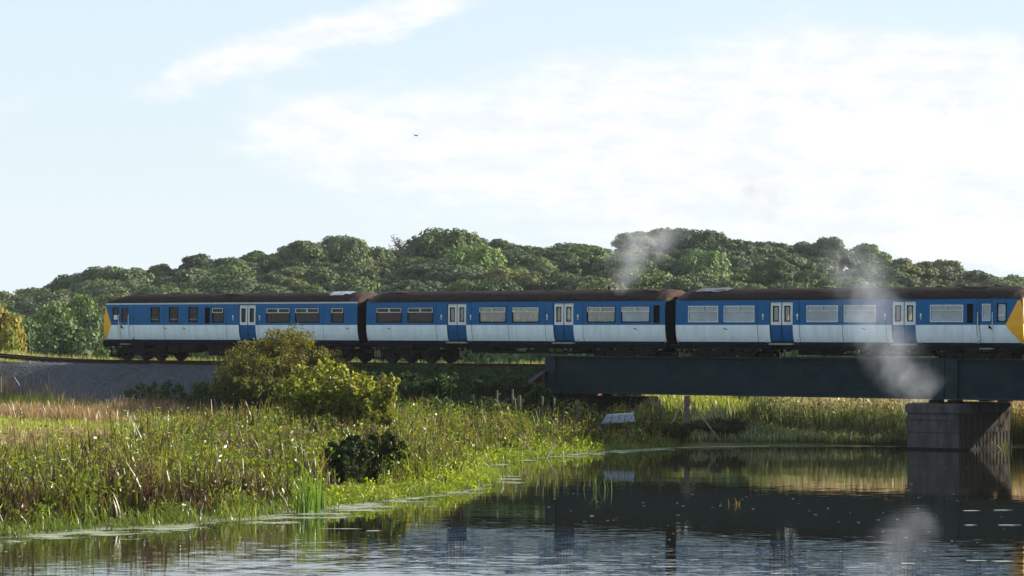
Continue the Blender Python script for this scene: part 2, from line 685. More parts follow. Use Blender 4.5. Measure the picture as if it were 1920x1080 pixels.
def rY(px, X):
    u = px - 960.0
    return (u * (OY - X * TS) - FPX * (OX + X * TC)) / (FPX * TS - u * TC)


def world_to_rail(x, y):
    dx, dy = x - OX, y - OY
    return dx * TC - dy * TS, dx * TS + dy * TC


# ------------------------------------------------------------------ terrain
SHORE_PX = [(-260, 1016), (-100, 1010), (0, 1003), (120, 993), (300, 984), (420, 972), (540, 957), (620, 945), (700, 937), (830, 921), (895, 906),
            (905, 893), (862, 882), (900, 868), (960, 862), (1050, 851), (1140, 844), (1250, 839), (1400, 836), (1550, 836), (1700, 837), (1900, 838), (2300, 839)]
SHORE = [onwater(*p_) for p_ in SHORE_PX]
POLY = np.array([(-300.0, 82.0), (-60, 80.5)] + SHORE + [(75, 146), (300, 150), (300, -200), (-300, -200)])


def shore_dist(x, y):
    """signed distance to the water's edge, positive on land"""
    P = np.stack([np.ravel(x), np.ravel(y)], 1)
    A, B = POLY, np.roll(POLY, -1, 0)
    best = np.full(len(P), 1e9)
    ins = np.zeros(len(P), bool)
    for a, b in zip(A, B):
        ab = b - a
        t = np.clip(((P - a) @ ab) / (ab @ ab), 0, 1)
        best = np.minimum(best, np.linalg.norm(P - a - t[:, None] * ab, axis=1))
        cond = (a[1] > P[:, 1]) != (b[1] > P[:, 1])
        xi = a[0] + (P[:, 1] - a[1]) / (b[1] - a[1] if b[1] != a[1] else 1e-9) * (b[0] - a[0])
        ins ^= cond & (P[:, 0] < xi)
    return np.where(ins, -best, best).reshape(np.shape(x))


SKY_U = np.array([-1300, -960, -910, -830, -745, -700, -630, -580, -520, -460, -380, -300, -260, -210, -120, -40, 20, 90, 180, 240, 310, 360, 440, 510, 550, 610, 680, 740, 840, 900, 960, 1300.])
SKY_Y = np.array([570, 548, 535, 518, 490, 505, 482, 480, 475, 470, 455, 442, 462, 460, 430, 440, 450, 442, 437, 425, 424, 432, 442, 435, 450, 450, 462, 485, 495, 500, 507, 540.])
HILL0, HILL1 = 430.0, 700.0


def tree_top_line(x, y):
    u = np.clip(FPX * x / np.maximum(y, 1.0), -1300, 1300)
    t = np.clip((y - HILL0) / (HILL1 - HILL0), 0, 1)
    return EYE + (610 - (622 + (np.interp(u, SKY_U, SKY_Y) - 622) * t ** .75)) * y / FPX


def height(x, y):
    x, y = np.asarray(x, float), np.asarray(y, float)
    d = shore_dist(x, y)
    k = np.clip(35 - (x + 5) * 25 / 13, 10, 35)
    top = np.where(x > 11, np.clip(1.7 - (x - 11) * .35, .35, 1.7), 1.7)
    land = .06 + top * (1 - np.exp(-np.maximum(d, 0) / k))
    h = np.where(d > 0, land, np.maximum(d * .35, -1.2))
    far = np.clip((y - 215) / 60, 0, 1)
    h = np.where(d > 0, h * (1 - far) + .4 * far, h)
    hill = np.maximum(tree_top_line(x, np.minimum(y, HILL1)) - 9.0, 0.4)
    hb = np.clip((y - HILL0) / 40, 0, 1) * np.clip((1300 - y) / 400, 0, 1)
    h = np.where(y > HILL0, .4 + (hill - .4) * hb, h)
    bumps = .06 * np.sin(x * 1.3 + 1.7 * np.sin(y * .4)) * np.sin(y * .9) * np.clip(d, 0, 1)
    return h + bumps


def hz(x, y):
    return float(height(np.array([x]), np.array([y]))[0])


def make_ground():
    xs = np.concatenate([[-9000, -3000, -1200], np.arange(-600, -40, 20.0), np.arange(-40, 40, .6), np.arange(40, 601, 20.0), [1200, 3000, 9000]])
    ys = np.concatenate([[-9000, -2000, -300, -60, 0, 40], np.arange(60, 190, .6), np.arange(190, 430, 8.0), np.arange(430, 760, 10.0), [800, 900, 1100, 1300, 2000, 4000, 9000, 15000]])
    X, Y = np.meshgrid(xs, ys)
    Z = height(X, Y)
    V = np.stack([X.ravel(), Y.ravel(), Z.ravel()], 1)
    ny, nx_ = X.shape
    i = (np.arange(ny - 1)[:, None] * nx_ + np.arange(nx_ - 1)[None]).ravel()
    F = np.stack([i, i + 1, i + nx_ + 1, i + nx_], 1)
    me = mesh_np('ground', V, F, None, ('soil_grass',), True)
    o = bpy.data.objects.new('ground', me)
    COL.objects.link(o)
    tag(o, kind='structure')
    wb = MB()
    wb.poly([(-320, -220, 0), (320, -220, 0), (320, 165, 0), (-320, 165, 0)])
    tag(wb.build('pond_water', 'pond_water'), kind='structure')


make_ground()


# ------------------------------------------------------------------ embankment and track
def line_at(X):
    """sideways shift and rise of the line left of the train, where it curves off"""
    e = max(0.0, -X - 0.0)
    return .004 * e * e, min(.0022 * e * e, .9)


X_AB = rX(1022, -2.35)


def make_line():
    rng = np.random.default_rng(3)
    Xs = np.concatenate([np.arange(-70, -12, 2.0), np.arange(-12, X_AB + .01, .5), [X_AB + .25]])
    prof = [(-9.5, -3.4), (-6.4, -2.15), (-5.2, -1.62), (-4.0, -1.02), (-3.0, -.52), (-2.5, -.33), (-1.9, -.24), (-1.0, -.20), (0, -.2), (1.0, -.20), (1.9, -.24), (2.6, -.33), (3.6, -.7), (6.4, -2.15), (9.5, -3.4)]
    V = []
    for X in Xs:
        dy, dz = line_at(X)
        for Y, Z in prof:
            j = rng.normal(0, .045, 3) if abs(Y) > 1.5 else rng.normal(0, .01, 3)
            V.append((X + j[0], Y + dy + j[1], Z + dz + j[2]))
    n = len(prof)
    i = (np.arange(len(Xs) - 1)[:, None] * n + np.arange(n - 1)[None]).ravel()
    F = np.stack([i, i + n, i + n + 1, i + 1], 1)
    me = mesh_np('embankment', V, F, None, ('ballast',), True)
    o = bpy.data.objects.new('embankment', me)
    COL.objects.link(o)
    o.matrix_world = TF
    tag(o, kind='structure')

    tr = empty('railway_track', TF)
    tag(tr, 'single railway track of rusty rails on ballast under the train', 'track', kind='structure')
    for Y in (-.835, .835):
        mb = MB()
        XX = np.concatenate([np.arange(-70, 0, 1.0), [0, 75]])
        sec = [(-.07, -.16), (.07, -.16), (.07, -.14), (.012, -.12), (.012, -.045), (.036, -.035), (.036, 0), (-.036, 0), (-.036, -.035), (-.012, -.045), (-.012, -.12), (-.07, -.14)]
        for a, b in zip(XX[:-1], XX[1:]):
            (ya, za), (yb, zb) = line_at(a), line_at(b)
            for k in range(len(sec)):
                p, q = sec[k], sec[(k + 1) % len(sec)]
                mb.poly([(a, Y + ya + p[0], za + p[1]), (b, Y + yb + p[0], zb + p[1]), (b, Y + yb + q[0], zb + q[1]), (a, Y + ya + q[0], za + q[1])], 1 if k == 6 else 0)
        mb.build('rail', ['rust_steel', 'rail_head'], tr)
    smb = MB().box(-.125, .125, -1.3, 1.3, -.29, -.165)
    for Y in (-.835, .835):
        smb.box(-.09, .09, Y - .13, Y + .13, -.165, -.145, 1)
    sm = smb.mesh('sleeper', ['sleeper_wood', 'rust_steel'])
    k = 0
    X = -16.0
    while X < 66:
        dy, dz = line_at(X)
        s = inst(sm, 'sleeper', tr, (X, dy, dz))
        X += .72
        k += 1


make_line()


# ------------------------------------------------------------------ bridge
def make_bridge():
    XJ = rX(1771, -2.35)
    X1 = XJ + 23.3
    ZT, ZB = .46, -1.40
    spans = [(X_AB, XJ - .03, 'long dark teal steel girder span from embankment to pier', 1), (XJ + .03, X1, 'dark teal steel girder span right of the concrete pier', 0)]
    for a, b, lab, ends in spans:
        sp = empty('girder_span', TF @ Matrix.Translation((a, 0, 0)))
        tag(sp, lab, 'bridge', 'girder spans of the railway bridge')
        L = b - a
        for sgn in (-1, 1):
            mb = MB()
            y0, y1 = sorted((sgn * 2.17, sgn * 2.21))
            mb.box(0, L, y0, y1, ZB + .06, ZT - .05, 0)
            f0, f1 = sorted((sgn * 2.00, sgn * 2.37))
            mb.box(0, L, f0, f1, ZT - .05, ZT, 1)
            mb.box(0, L, f0, f1, ZB, ZB + .06, 1)
            g = mb.build('girder', ['girder_paint', 'girder_edge'], sp)
            st = MB()
            s0, s1 = sorted((sgn * 2.21, sgn * 2.345))
            for xx in (.0, L - .55):
                w = .62 if xx == 0 else .55
                st2 = MB().box(xx, xx + w, s0, s1, ZB + .06, ZT - .05)
                st2.build('end_plate', 'girder_edge', g)
            # seams between the web plates
            nst = 6
            for k in range(1, nst):
                xx = L * k / nst
                MB().box(xx - .04, xx + .04, *sorted((sgn * 2.21, sgn * 2.222)), ZB + .06, ZT - .05).build('web_splice', 'girder_paint', g)
        MB().box(.05, L - .05, -1.98, 1.98, -.62, -.34).build('deck', 'under_black', sp)
        fl = MB()
        x = .6
        while x < L:
            fl.box(x - .08, x + .08, -2.1, 2.1, -1.0, -.63)
            x += 1.9
        fl.build('cross_beams', 'girder_paint', sp)
    # pier
    PY = -2.75
    xa, xb = rX(1701, PY), rX(1797, PY)
    yb = rY(1893, xb)
    pm = empty('bridge_pier', TF @ Matrix.Translation((xa, PY, 0)))
    tag(pm, 'weathered grey concrete pier standing in the water under the bridge', 'bridge pier')
    W, D = xb - xa, yb - PY
    wz = -OZ
    top = -1.58
    mb = MB()
    mb.box(0, W, 0, D, wz - 1.2, top - .43, 0)
    st = mb.build('stem', ['pier_concrete'], pm)
    # thin stained face boards on the side turned to the sun
    rb = MB()
    nb = 15
    for k in range(nb):
        y0 = D * (k + .12) / nb
        y1 = D * (k + .78) / nb
        rb.box(W, W + .045, y0, y1, wz - .4, wz + .78, 0)
    rb.build('ribbing', ['pier_stained'], st)
    MB().box(W, W + .022, .0, D, wz + .80, top - .45, 0).build('side_facing', ['pier_stained'], st)
    for zz in (wz + .79, wz + 1.36):
        MB().box(.02, W - .02, -.012, .0, zz - .02, zz + .02).build('pour_joint', 'pier_stained', st)
    MB().box(-.006, W + .05, -.008, D + .006, wz - .3, wz + .10).build('tide_mark', 'under_brown', st)
    cp = MB()
    cp.box(-.06, W + .07, -.07, D + .07, top - .43, top - .06, 0)
    cp.box(-.0, W + .01, -.01, D + .01, top - .06, top, 0)
    cp.build('cap', ['pier_concrete'], pm)
    for sgn in (-1, 1):
        for xo in (XJ - .5, XJ + .5):
            by = sgn * 2.19 - PY
            bx = xo - xa
            if 0 < bx < W + .3:
                MB().box(bx - .28, bx + .22, by - .26, by + .26, top, top + .17).build('bearing', 'under_black', pm)
    # abutment at the left end
    ab = empty('bridge_abutment', TF @ Matrix.Translation((X_AB, 0, 0)))
    tag(ab, 'low brick and concrete abutment at the left end of the bridge', 'abutment')
    MB().box(.1, 3.2, -2.9, 2.9, -3.6, -1.62).build('bearing_shelf', 'under_brown', ab)
    MB().box(-1.0, -.06, -2.4, 2.4, -3.4, -.42).build('back_wall', 'brick_red', ab)
    for yy in (-2.19, 2.19):
        MB().box(.3, .9, yy - .25, yy + .25, -1.62, -1.40).build('bearing', 'under_black', ab)


make_bridge()

# ------------------------------------------------------------------ the train
PROF = [(1.02, 1.19), (1.20, 1.235), (1.34, 1.285), (1.50, 1.325), (1.68, 1.352), (1.85, 1.367), (2.02, 1.372), (2.5, 1.372), (2.9, 1.362), (3.14, 1.345), (3.26, 1.325)]
PZ = [a for a, _ in PROF]
PW = [b for _, b in PROF]
ROOF = [(1.335, 3.24), (1.25, 3.37), (1.12, 3.48), (.92, 3.60), (.66, 3.70), (.34, 3.775), (0, 3.80)]


def hw(z):
    return float(np.interp(z, PZ, PW))


def side_grid(mb, x0, x1, z0, z1, holes, colour, sgn, inset=0.0, xoff=None):
    xb = sorted({x0, x1, *[h[0] for h in holes], *[h[1] for h in holes], *np.arange(math.ceil(x0), x1, 2.0)})
    xb = [x for x in xb if x0 - 1e-6 <= x <= x1 + 1e-6]
    zb = sorted({z0, z1, 2.02, 1.20, 3.18, *PZ, *[h[2] for h in holes], *[h[3] for h in holes]})
    zb = [z for z in zb if z0 - 1e-6 <= z <= z1 + 1e-6]
    for a, b in zip(xb[:-1], xb[1:]):
        for c, d in zip(zb[:-1], zb[1:]):
            cx, cz = (a + b) / 2, (c + d) / 2
            if any(h[0] < cx < h[1] and h[2] < cz < h[3] for h in holes):
                continue
            yc, yd = sgn * (hw(c) - inset), sgn * (hw(d) - inset)
            xo = xoff or (lambda x, z: x)
            q = [(xo(a, c), yc, c), (xo(b, c), yc, c), (xo(b, d), yd, d), (xo(a, d), yd, d)]
            if sgn > 0:
                q.reverse()
            mb.poly(q, colour(cz))


LIVERY = ['blue_paint', 'white_paint', 'navy_paint', 'pale_paint', 'yellow_paint', 'under_black', 'interior_cream']


def bogie(parent, xc):
    g = MB()
    for s in (-1, 1):
        y = s * 1.08
        g.box(xc - 1.75, xc + 1.75, y - .06, y + .06, .52, .72)
        g.bar((xc - 1.75, y, .62), (xc - 2.05, y, .80), .12, .14)
        g.bar((xc + 1.75, y, .62), (xc + 2.05, y, .80), .12, .14)
        g.box(xc - .55, xc + .55, y - .07, y + .07, .30, .53)
        g.box(xc - .42, xc + .42, y - .16, y + .02, .72, .98, 1)
        for k in (-.26, .0, .26):
            g.cyl((xc + k, y - .02 * s, .33), (xc + k, y - .02 * s, .72), .10, n=8, mi=1)
        for ax in (-1.37, 1.37):
            g.box(xc + ax - .17, xc + ax + .17, y - .12, y + .10, .30, .62, 1)
            for k in (-.3, .3):
                g.cyl((xc + ax + k, y, .45), (xc + ax + k, y, .75), .085, n=8, mi=1)
            g.box(xc + ax - .45, xc + ax + .45, y - .09, y + .09, .40, .47)
            g.bar((xc + ax - .52, y * .8, .20), (xc + ax - .52, y * .8, .75), .10, .16)
            g.bar((xc + ax + .52, y * .8, .20), (xc + ax + .52, y * .8, .75), .10, .16)
        g.bar((xc - 1.2, y - .1 * s, .78), (xc - .3, y - .1 * s, .98), .06)
        g.bar((xc + 1.9, y, .8), (xc + 1.9, y, .18), .05)
        g.bar((xc - 1.9, y, .8), (xc - 1.9, y, .18), .05)
        g.box(xc - 2.1, xc - 1.75, y - .2, y + .05, .20, .30)
        g.box(xc + 1.75, xc + 2.1, y - .2, y + .05, .20, .30)
    g.box(xc - .35, xc + .35, -1.0, 1.0, .55, .80)
    g.box(xc - 1.85, xc - 1.70, -1.05, 1.05, .52, .68)
    g.box(xc + 1.70, xc + 1.85, -1.05, 1.05, .52, .68)
    g.box(xc - .95, xc - .45, -.62, .5, .35, .78, 1)
    b = g.build('bogie', ['under_black', 'under_brown'], parent)
    for ax in (-1.37, 1.37):
        for s in (-1, 1):
            w = MB()
            w.cyl((xc + ax, s * .76, .475), (xc + ax, s * .90, .475), .475, n=28)
            w.cyl((xc + ax, s * .73, .475), (xc + ax, s * .76, .475), .505, n=28)
            w.cyl((xc + ax, s * .90, .475), (xc + ax, s * .93, .475), .33, n=20)
            w.build('wheel', 'wheel_steel', b)
        MB().cyl((xc + ax, -.73, .475), (xc + ax, .73, .475), .09, n=10).build('axle', 'wheel_steel', b)
    return b


def window(parent, x0, x1, z0, z1, s, kind, frame, glass):
    yo, yi = s * 1.386, s * 1.325
    f = MB().ring(x0 - .02, x1 + .02, z0 - .02, z1 + .02, .045, yo, yi, .07).build('window', frame, parent)
    g = MB()
    yg = s * 1.347
    g.box(x0 + .02, x1 - .02, *sorted((yg, yg + .006 * s)), z0 + .02, z1 - .02)
    g.build('pane', glass, f)
    if kind in ('double', 'single'):
        zs = z0 + (z1 - z0) * .66
        ns = 2 if kind == 'double' else 1
        wd = (x1 - x0) / ns
        for k in range(ns):
            a, b = x0 + wd * k, x0 + wd * (k + 1)
            MB().ring(a + .012, b - .012, zs, z1 - .008, .034 if frame == 'black_rubber' else .026, s * 1.394, s * 1.35, .05).build('vent_frame', 'window_alloy', f)
    elif kind == 'slide':
        MB().box(x0 + .05, x1 - .05, *sorted((s * 1.378, s * 1.36)), z0 + .13, z0 + .175).build('glazing_bar', 'grey_metal', f)
        MB().box(x0 + .05, x1 - .05, *sorted((s * 1.374, s * 1.36)), z0 + .40, z0 + .425).build('glazing_bar', 'under_brown', f)
    elif kind == 'blind':
        MB().box(x0 + .05, x1 - .05, *sorted((s * 1.376, s * 1.355)), z0 + .04, z0 + .05 + (z1 - z0) * .36).build('blind', 'pale_paint', f)
    elif kind == 'cab':
        MB().box(x0 + .05, x1 - .05, *sorted((s * 1.38, s * 1.36)), z0 + .25, z0 + .30).build('glazing_bar', 'window_alloy', f)
    return f


def sliding_door(parent, x0, x1, s, glass):
    xm = (x0 + x1) / 2
    for a, b in ((x0 + .03, xm - .025), (xm + .025, x1 - .03)):
        mb = MB()
        wa, wb = a + .16, b - .16
        side_grid(mb, a, b, 1.24, 3.12, [(wa, wb, 2.20, 2.92)], lambda z: 0 if z > 2.02 else 1, s, .05)
        mb.poly([(a, s * (hw(2.5) - .05), 2.0), (a, s * (hw(2.5) - .11), 2.0), (a, s * (hw(2.5) - .11), 3.12), (a, s * (hw(2.5) - .05), 3.12)], 0)
        d = mb.build('door', ['pale_paint', 'door_blue'], parent)
        MB().ring(wa - .02, wb + .02, 2.18, 2.94, .04, s * (1.372 - .038), s * (1.372 - .08), .09).build('window_seal', 'black_rubber', d)
        MB().box(wa, wb, *sorted((s * 1.305, s * 1.299)), 2.20, 2.92).build('pane', glass, d)
    # dark edges of the doorway
    e = MB()
    for a, b in ((x0 - .005, x0 + .03), (xm - .025, xm + .025), (x1 - .03, x1 + .005)):
        for c, d_ in zip(PZ[:-1], PZ[1:]):
            if c < 1.02 or d_ > 3.15: continue
            e.poly([(a, s * (hw(c) - .075), c), (b, s * (hw(c) - .075), c), (b, s * (hw(d_) - .075), d_), (a, s * (hw(d_) - .075), d_)])
    e.box(x0, x1, *sorted((s * 1.34, s * 1.25)), 3.12, 3.16)
    e.box(x0, x1, *sorted((s * 1.18, s * 1.10)), 1.02, 1.24)
    e.build('door_seal', 'black_rubber', parent)
    MB().box(x0 - .02, x1 + .02, *sorted((s * 1.20, s * 1.42)), 1.06, 1.15).build('door_step', 'grey_metal', parent)


def marker_lamp(parent, x, s=-1):
    mb = MB().box(x - .035, x + .035, *sorted((s * 1.375, s * 1.40)), 2.40, 2.55)
    mb.box(x - .022, x + .022, *sorted((s * 1.375, s * 1.395)), 2.28, 2.36)
    mb.build('door_lamp', 'lamp_white', parent)


def make_coach(i, X0, L, label, wins, doors, lamps, grilles, cab, glassn, frame, strip, marks, engine=None):
    co = empty('railcar', TF @ Matrix.Translation((X0, 0, 0)))
    tag(co, label, 'railcar', 'coaches of the blue and white train')
    holes = [(a, b, c, d) for a, b, c, d, k in wins]
    holes += [(a, b, 1.02, 3.14) for a, b in doors]
    holes += [(a, b, 2.12, 2.98) for a, b in grilles]
    dsl = []
    if cab == 'left':
        dsl = [(1.33, 2.05)]
    if cab == 'right':
        dsl = [(L - 2.30, L - 1.62)]
    hd = holes + [(a, b, 1.06, 3.10) for a, b in dsl]

    def rake(x, z):
        e = max(0.0, z - 2.0) * .13
        if cab == 'left' and x < .02: return x + e
        if cab == 'right' and x > L - .02: return x - e
        return x
    mb = MB()
    for s in (-1, 1):
        side_grid(mb, 0.0, L, 1.02, 3.26, hd, lambda z: 2 if z < 1.20 else 1 if z < 2.02 else (3 if strip and z > 3.18 else 0), s, 0, rake)
    # ends
    for x, nm in ((0.0, 'left'), (L, 'right')):
        lo = [(rake(x, z), -w, z) for z, w in PROF] + [(rake(x, z), w, z) for z, w in reversed(PROF)]
        if x == 0.0: lo.reverse()
        mb.poly(lo, 4 if cab == nm else 5)
    mb.box(.02, L - .02, -1.15, 1.15, 1.02, 1.14, 5)
    body = mb.build('body', LIVERY, co)
    # inside
    it = MB()
    it.box(.06, L - .06, -1.3, 1.3, 3.20, 3.235, 0)
    x = .08
    for d0, d1 in doors:
        for xx in (d0 - .25, d1 + .22):
            it.box(xx, xx + .03, -1.28, -.42, 1.16, 2.9, 0)
            it.box(xx, xx + .03, .42, 1.28, 1.16, 2.9, 0)
    it.box(.06, .10, -1.28, 1.28, 1.15, 3.2, 0)
    it.box(L - .1, L - .06, -1.28, 1.28, 1.15, 3.2, 0)
    if cab == 'left': it.box(2.3, 2.34, -1.28, 1.28, 1.15, 3.2, 1)
    if cab == 'right': it.box(L - 2.45, L - 2.41, -1.28, 1.28, 1.15, 3.2, 0)
    if engine:
        it.box(engine[0], engine[1], -1.05, 1.2, 1.15, 3.15, 1)
    it.build('interior_lining', ['interior_cream', 'interior_dark'], co)
    sm_ = MB().box(0, .12, -.46, .46, 0, .80).box(-.42, .5, -.45, .45, -.06, .06).box(-.3, .4, -.1, .1, -.34, -.06).mesh('seat', ['seat_cloth'])
    xx = (engine[1] if engine else 1.0) + .4
    rngl = random.Random(i)
    while xx < L - 1.0:
        if not any(a - .6 < xx < b + .4 for a, b in doors):
            for sg in (-1, 1):
                inst(sm_, 'seat', co, (xx, sg * .78, 1.5 + rngl.uniform(-.02, .02)))
        xx += 1.05
    # windows
    for a, b, c, d, k in wins:
        for s in (-1, 1):
            if s > 0 and k in ('blind', 'slide', 'cab'):
                fk = k
            gl = 'glass_dark' if k in ('slide', 'blind') else glassn
            if i == 1: gl = ['glass_dark', 'glass_dark', 'glass_clear', 'glass_clear', 'glass_clear', 'glass_milky'][wins.index((a, b, c, d, k))]
            fr = 'black_rubber' if k in ('slide', 'blind', 'cab') else frame
            window(co, a, b, c, d, s, k, fr, gl)
    for d0, d1 in doors:
        for s in (-1, 1):
            sliding_door(co, d0, d1, s, 'glass_dark' if i == 0 else 'glass_clear')
    for xs_ in np.arange(2.45, L - 2, 2.45):
        if not any(h[0] - .05 < xs_ < h[1] + .05 for h in holes):
            sm2 = MB()
            for c, d_ in zip(PZ[1:-1], PZ[2:]):
                sm2.poly([(xs_ - .011, -hw(c) - .002, c), (xs_ + .011, -hw(c) - .002, c), (xs_ + .011, -hw(d_) - .002, d_), (xs_ - .011, -hw(d_) - .002, d_)])
            sm2.build('panel_seam', 'under_brown', body)
    for x_ in lamps:
        marker_lamp(co, x_)
    for a, b in grilles:
        for s in (-1, 1):
            g = MB().ring(a - .015, b + .015, 2.105, 2.995, .03, s * 1.382, s * 1.33, .02)
            z = 2.16
            while z < 2.95:
                g.bar((a, s * 1.345, z), (b, s * 1.345, z), .05, .02)
                z += .062
            g.poly([(a, s * 1.315, 2.12), (b, s * 1.315, 2.12), (b, s * 1.315, 2.98), (a, s * 1.315, 2.98)])
            g.build('grille', 'under_brown', co)
    # crew door with hand rails
    for a, b in dsl:
        for s in (-1, 1):
            dm = MB()
            pa, pb = (a + .17, b - .12) if cab == 'left' else (a + .16, b - .12)
            side_grid(dm, a + .02, b - .02, 1.08, 3.08, [(pa, pb, 2.22, 2.96)], lambda z: 2 if z < 1.20 else 1 if z < 2.02 else 0, s, .012)
            dd = dm.build('crew_door', LIVERY[:3], co)
            MB().ring(pa - .02, pb + .02, 2.20, 2.98, .035, s * 1.368, s * 1.32, .09).build('window_seal', 'black_rubber' if cab == 'left' else 'window_alloy', dd)
            MB().box(pa, pb, *sorted((s * 1.34, s * 1.335)), 2.22, 2.96).build('pane', 'glass_dark' if cab == 'left' else 'glass_milky', dd)
            hx = a + .12 if cab == 'left' else b - .14
            MB().bar((hx, s * 1.39, 1.95), (hx + .14, s * 1.39, 1.83), .04, .05).box(hx - .05, hx + .03, *sorted((s * 1.365, s * 1.385)), 1.86, 2.0).build('handle', 'under_black', dd)
            gap = MB()
            for c, d_ in zip(PZ[:-1], PZ[1:]):
                for e0, e1 in ((a, a + .02), (b - .02, b)):
                    gap.poly([(e0, s * (hw(c) - .03), c), (e1, s * (hw(c) - .03), c), (e1, s * (hw(d_) - .03), d_), (e0, s * (hw(d_) - .03), d_)])
            gap.build('door_gap', 'black_rubber', co)
            for xr in ((a - .05, b + .03) if cab == 'left' else (a - .06, b + .04)):
                gr = MB().cyl((xr, s * 1.43, 1.30), (xr, s * 1.43, 2.58), .022, n=8)
                for zz in (1.30, 2.0, 2.58):
                    gr.cyl((xr, s * 1.33, zz), (xr, s * 1.43, zz), .02, n=6)
                gr.build('grab_rail', 'window_alloy', co)
            MB().box(a, b, *sorted((s * 1.15, s * 1.36)), .90, .96).build('crew_step', 'grey_metal', co)
    # roof
    rm = MB()
    sec = [(-y, z) for y, z in ROOF] + [(y, z) for y, z in reversed(ROOF[:-1])]
    sec.reverse()
    stations = sorted({0.0, .12, .3, .6, L - .6, L - .3, L - .12, L, *np.arange(1.0, L - .8, .9)})
    if cab == 'left': stations = sorted({*stations, .5, .9, 1.3, 1.7, 2.1})
    if cab == 'right': stations = sorted({*stations, L - .5, L - .9, L - 1.3, L - 1.7, L - 2.1})

    def kz(x):
        e0 = x / (2.1 if cab == 'left' else .55)
        e1 = (L - x) / (1.5 if cab == 'right' else .55)
        def f(e, c):
            e = max(0, min(1, e))
            return (.22 if c else .55) + (.78 if c else .45) * math.sqrt(max(0, 1 - (1 - e) ** 2))
        return min(f(e0, cab == 'left'), f(e1, cab == 'right'))
    rng = random.Random(40 + i)
    rings = []
    for x in stations:
        xx = x
        if x == 0: xx = .16 if cab == 'left' else -.02
        if x == L: xx = L - .10 if cab == 'right' else L + .02
        rings.append([(xx, y, 3.24 + (z - 3.24) * kz(x) + (rng.uniform(-.012, .012) if abs(y) < 1.2 else 0)) for y, z in sec])
    for a, b, xa in zip(rings[:-1], rings[1:], stations[:-1]):
        for k in range(len(sec) - 1):
            rm.poly([a[k], b[k], b[k + 1], a[k + 1]], 1 if (xa < .55 and cab != 'left') or xa > L - .62 or (cab == 'left' and .5 < xa < .0) else 0)
    rm.poly(list(rings[0]), 1)
    rm.poly(list(reversed(rings[-1])), 1)
    roof = rm.build('roof', ['roof_grime', 'roof_end'], co, smooth=False)
    gut = MB()
    for s in (-1, 1):
        gut.bar((.25, s * 1.345, 3.245), (L - .15, s * 1.345, 3.245), .035, .03)
    gut.build('gutter', 'pale_paint' if strip else 'roof_grime', roof)
    for k in range(6):
        xv = L * (k + .6) / 6.2
        v = MB()
        v.cyl((xv - .22, 0, 3.79), (xv - .22, 0, 3.83), .13, .16, n=10).box(xv - .35, xv + .12, -.13, .13, 3.775, 3.81)
        v.build('roof_vent', 'roof_grime', roof)
    # undergear
    bogie(co, 2.72)
    bogie(co, L - 2.72)
    u = MB()
    for s in (-1, 1):
        u.box(.1, L - .1, s * 1.06 - .05, s * 1.06 + .05, .86, 1.02)
    u.box(.3, L - .3, -.3, .3, .82, 1.0)
    u.build('sole_bar', 'under_black', co)
    if i == 0:
        for (a, b, z0, z1) in ((6.0, 7.3, .55, .98), (8.2, 10.6, .32, .98), (11.2, 13.4, .40, .98), (5.0, 5.8, .45, .9)):
            MB().box(a, b, -1.12, 1.12, z0, z1).build('engine_casing', 'under_brown', co)
    else:
        T0, T1, T2, T3 = 6.75, 8.4, 13.5, 15.2
        for s in (-1, 1):
            t = MB()
            y = s * 1.06
            zc = .60
            t.bar((T0, y, .98), (T1, y, zc), .09, .10)
            t.bar((T1, y, zc), (T2, y, zc), .09, .10)
            t.bar((T2, y, zc), (T3, y, .98), .09, .10)
            xs = np.linspace(T1, T2, 7)
            for k, xv in enumerate(xs):
                t.bar((xv, y, zc), (xv, y, 1.0), .075, .075)
                if k in (1, 3, 5) and k + 1 < len(xs):
                    t.bar((xv, y, .98), (xs[k + 1], y, zc + .02), .06, .06)
            t.build('truss', 'under_black', co)
        MB().box(7.0, 8.5, -.95, .95, .58, .98).build('battery_box', 'under_brown', co)
        MB().cyl((13.6, -.7, .78), (14.6, -.7, .78), .17, n=12).build('air_reservoir', 'under_black', co)
        MB().box(11.2, 11.7, -.95, -.3, .62, .98).build('equipment_case', 'under_brown', co)
        MB().cyl((T1 + 1.9, -.5, .72), (T1 + 3.1, -.5, .72), .05, n=8).build('brake_pipe', 'under_black', co)
    # small equipment under the sole bar
    e = MB()
    rr = random.Random(7 + i)
    for k in range(9):
        xv = rr.uniform(4.8, L - 4.8)
        w = rr.uniform(.1, .35)
        e.box(xv, xv + w, -1.1, -.9, rr.uniform(.72, .82), .99)
    e.bar((4.6, -1.13, .93), (L - 4.6, -1.13, .93), .03)
    e.build('pipe_run', 'under_black', co)
    for xv, c in marks:
        mk = MB()
        y = -hw(1.85) - .004
        mk.box(xv - .10, xv + .02, y, y + .003, 1.83, 1.87)
        mk.box(xv + .0, xv + .12, y - .001, y + .003, 1.79, 1.825)
        mk.build('number_mark', 'navy_paint', co)
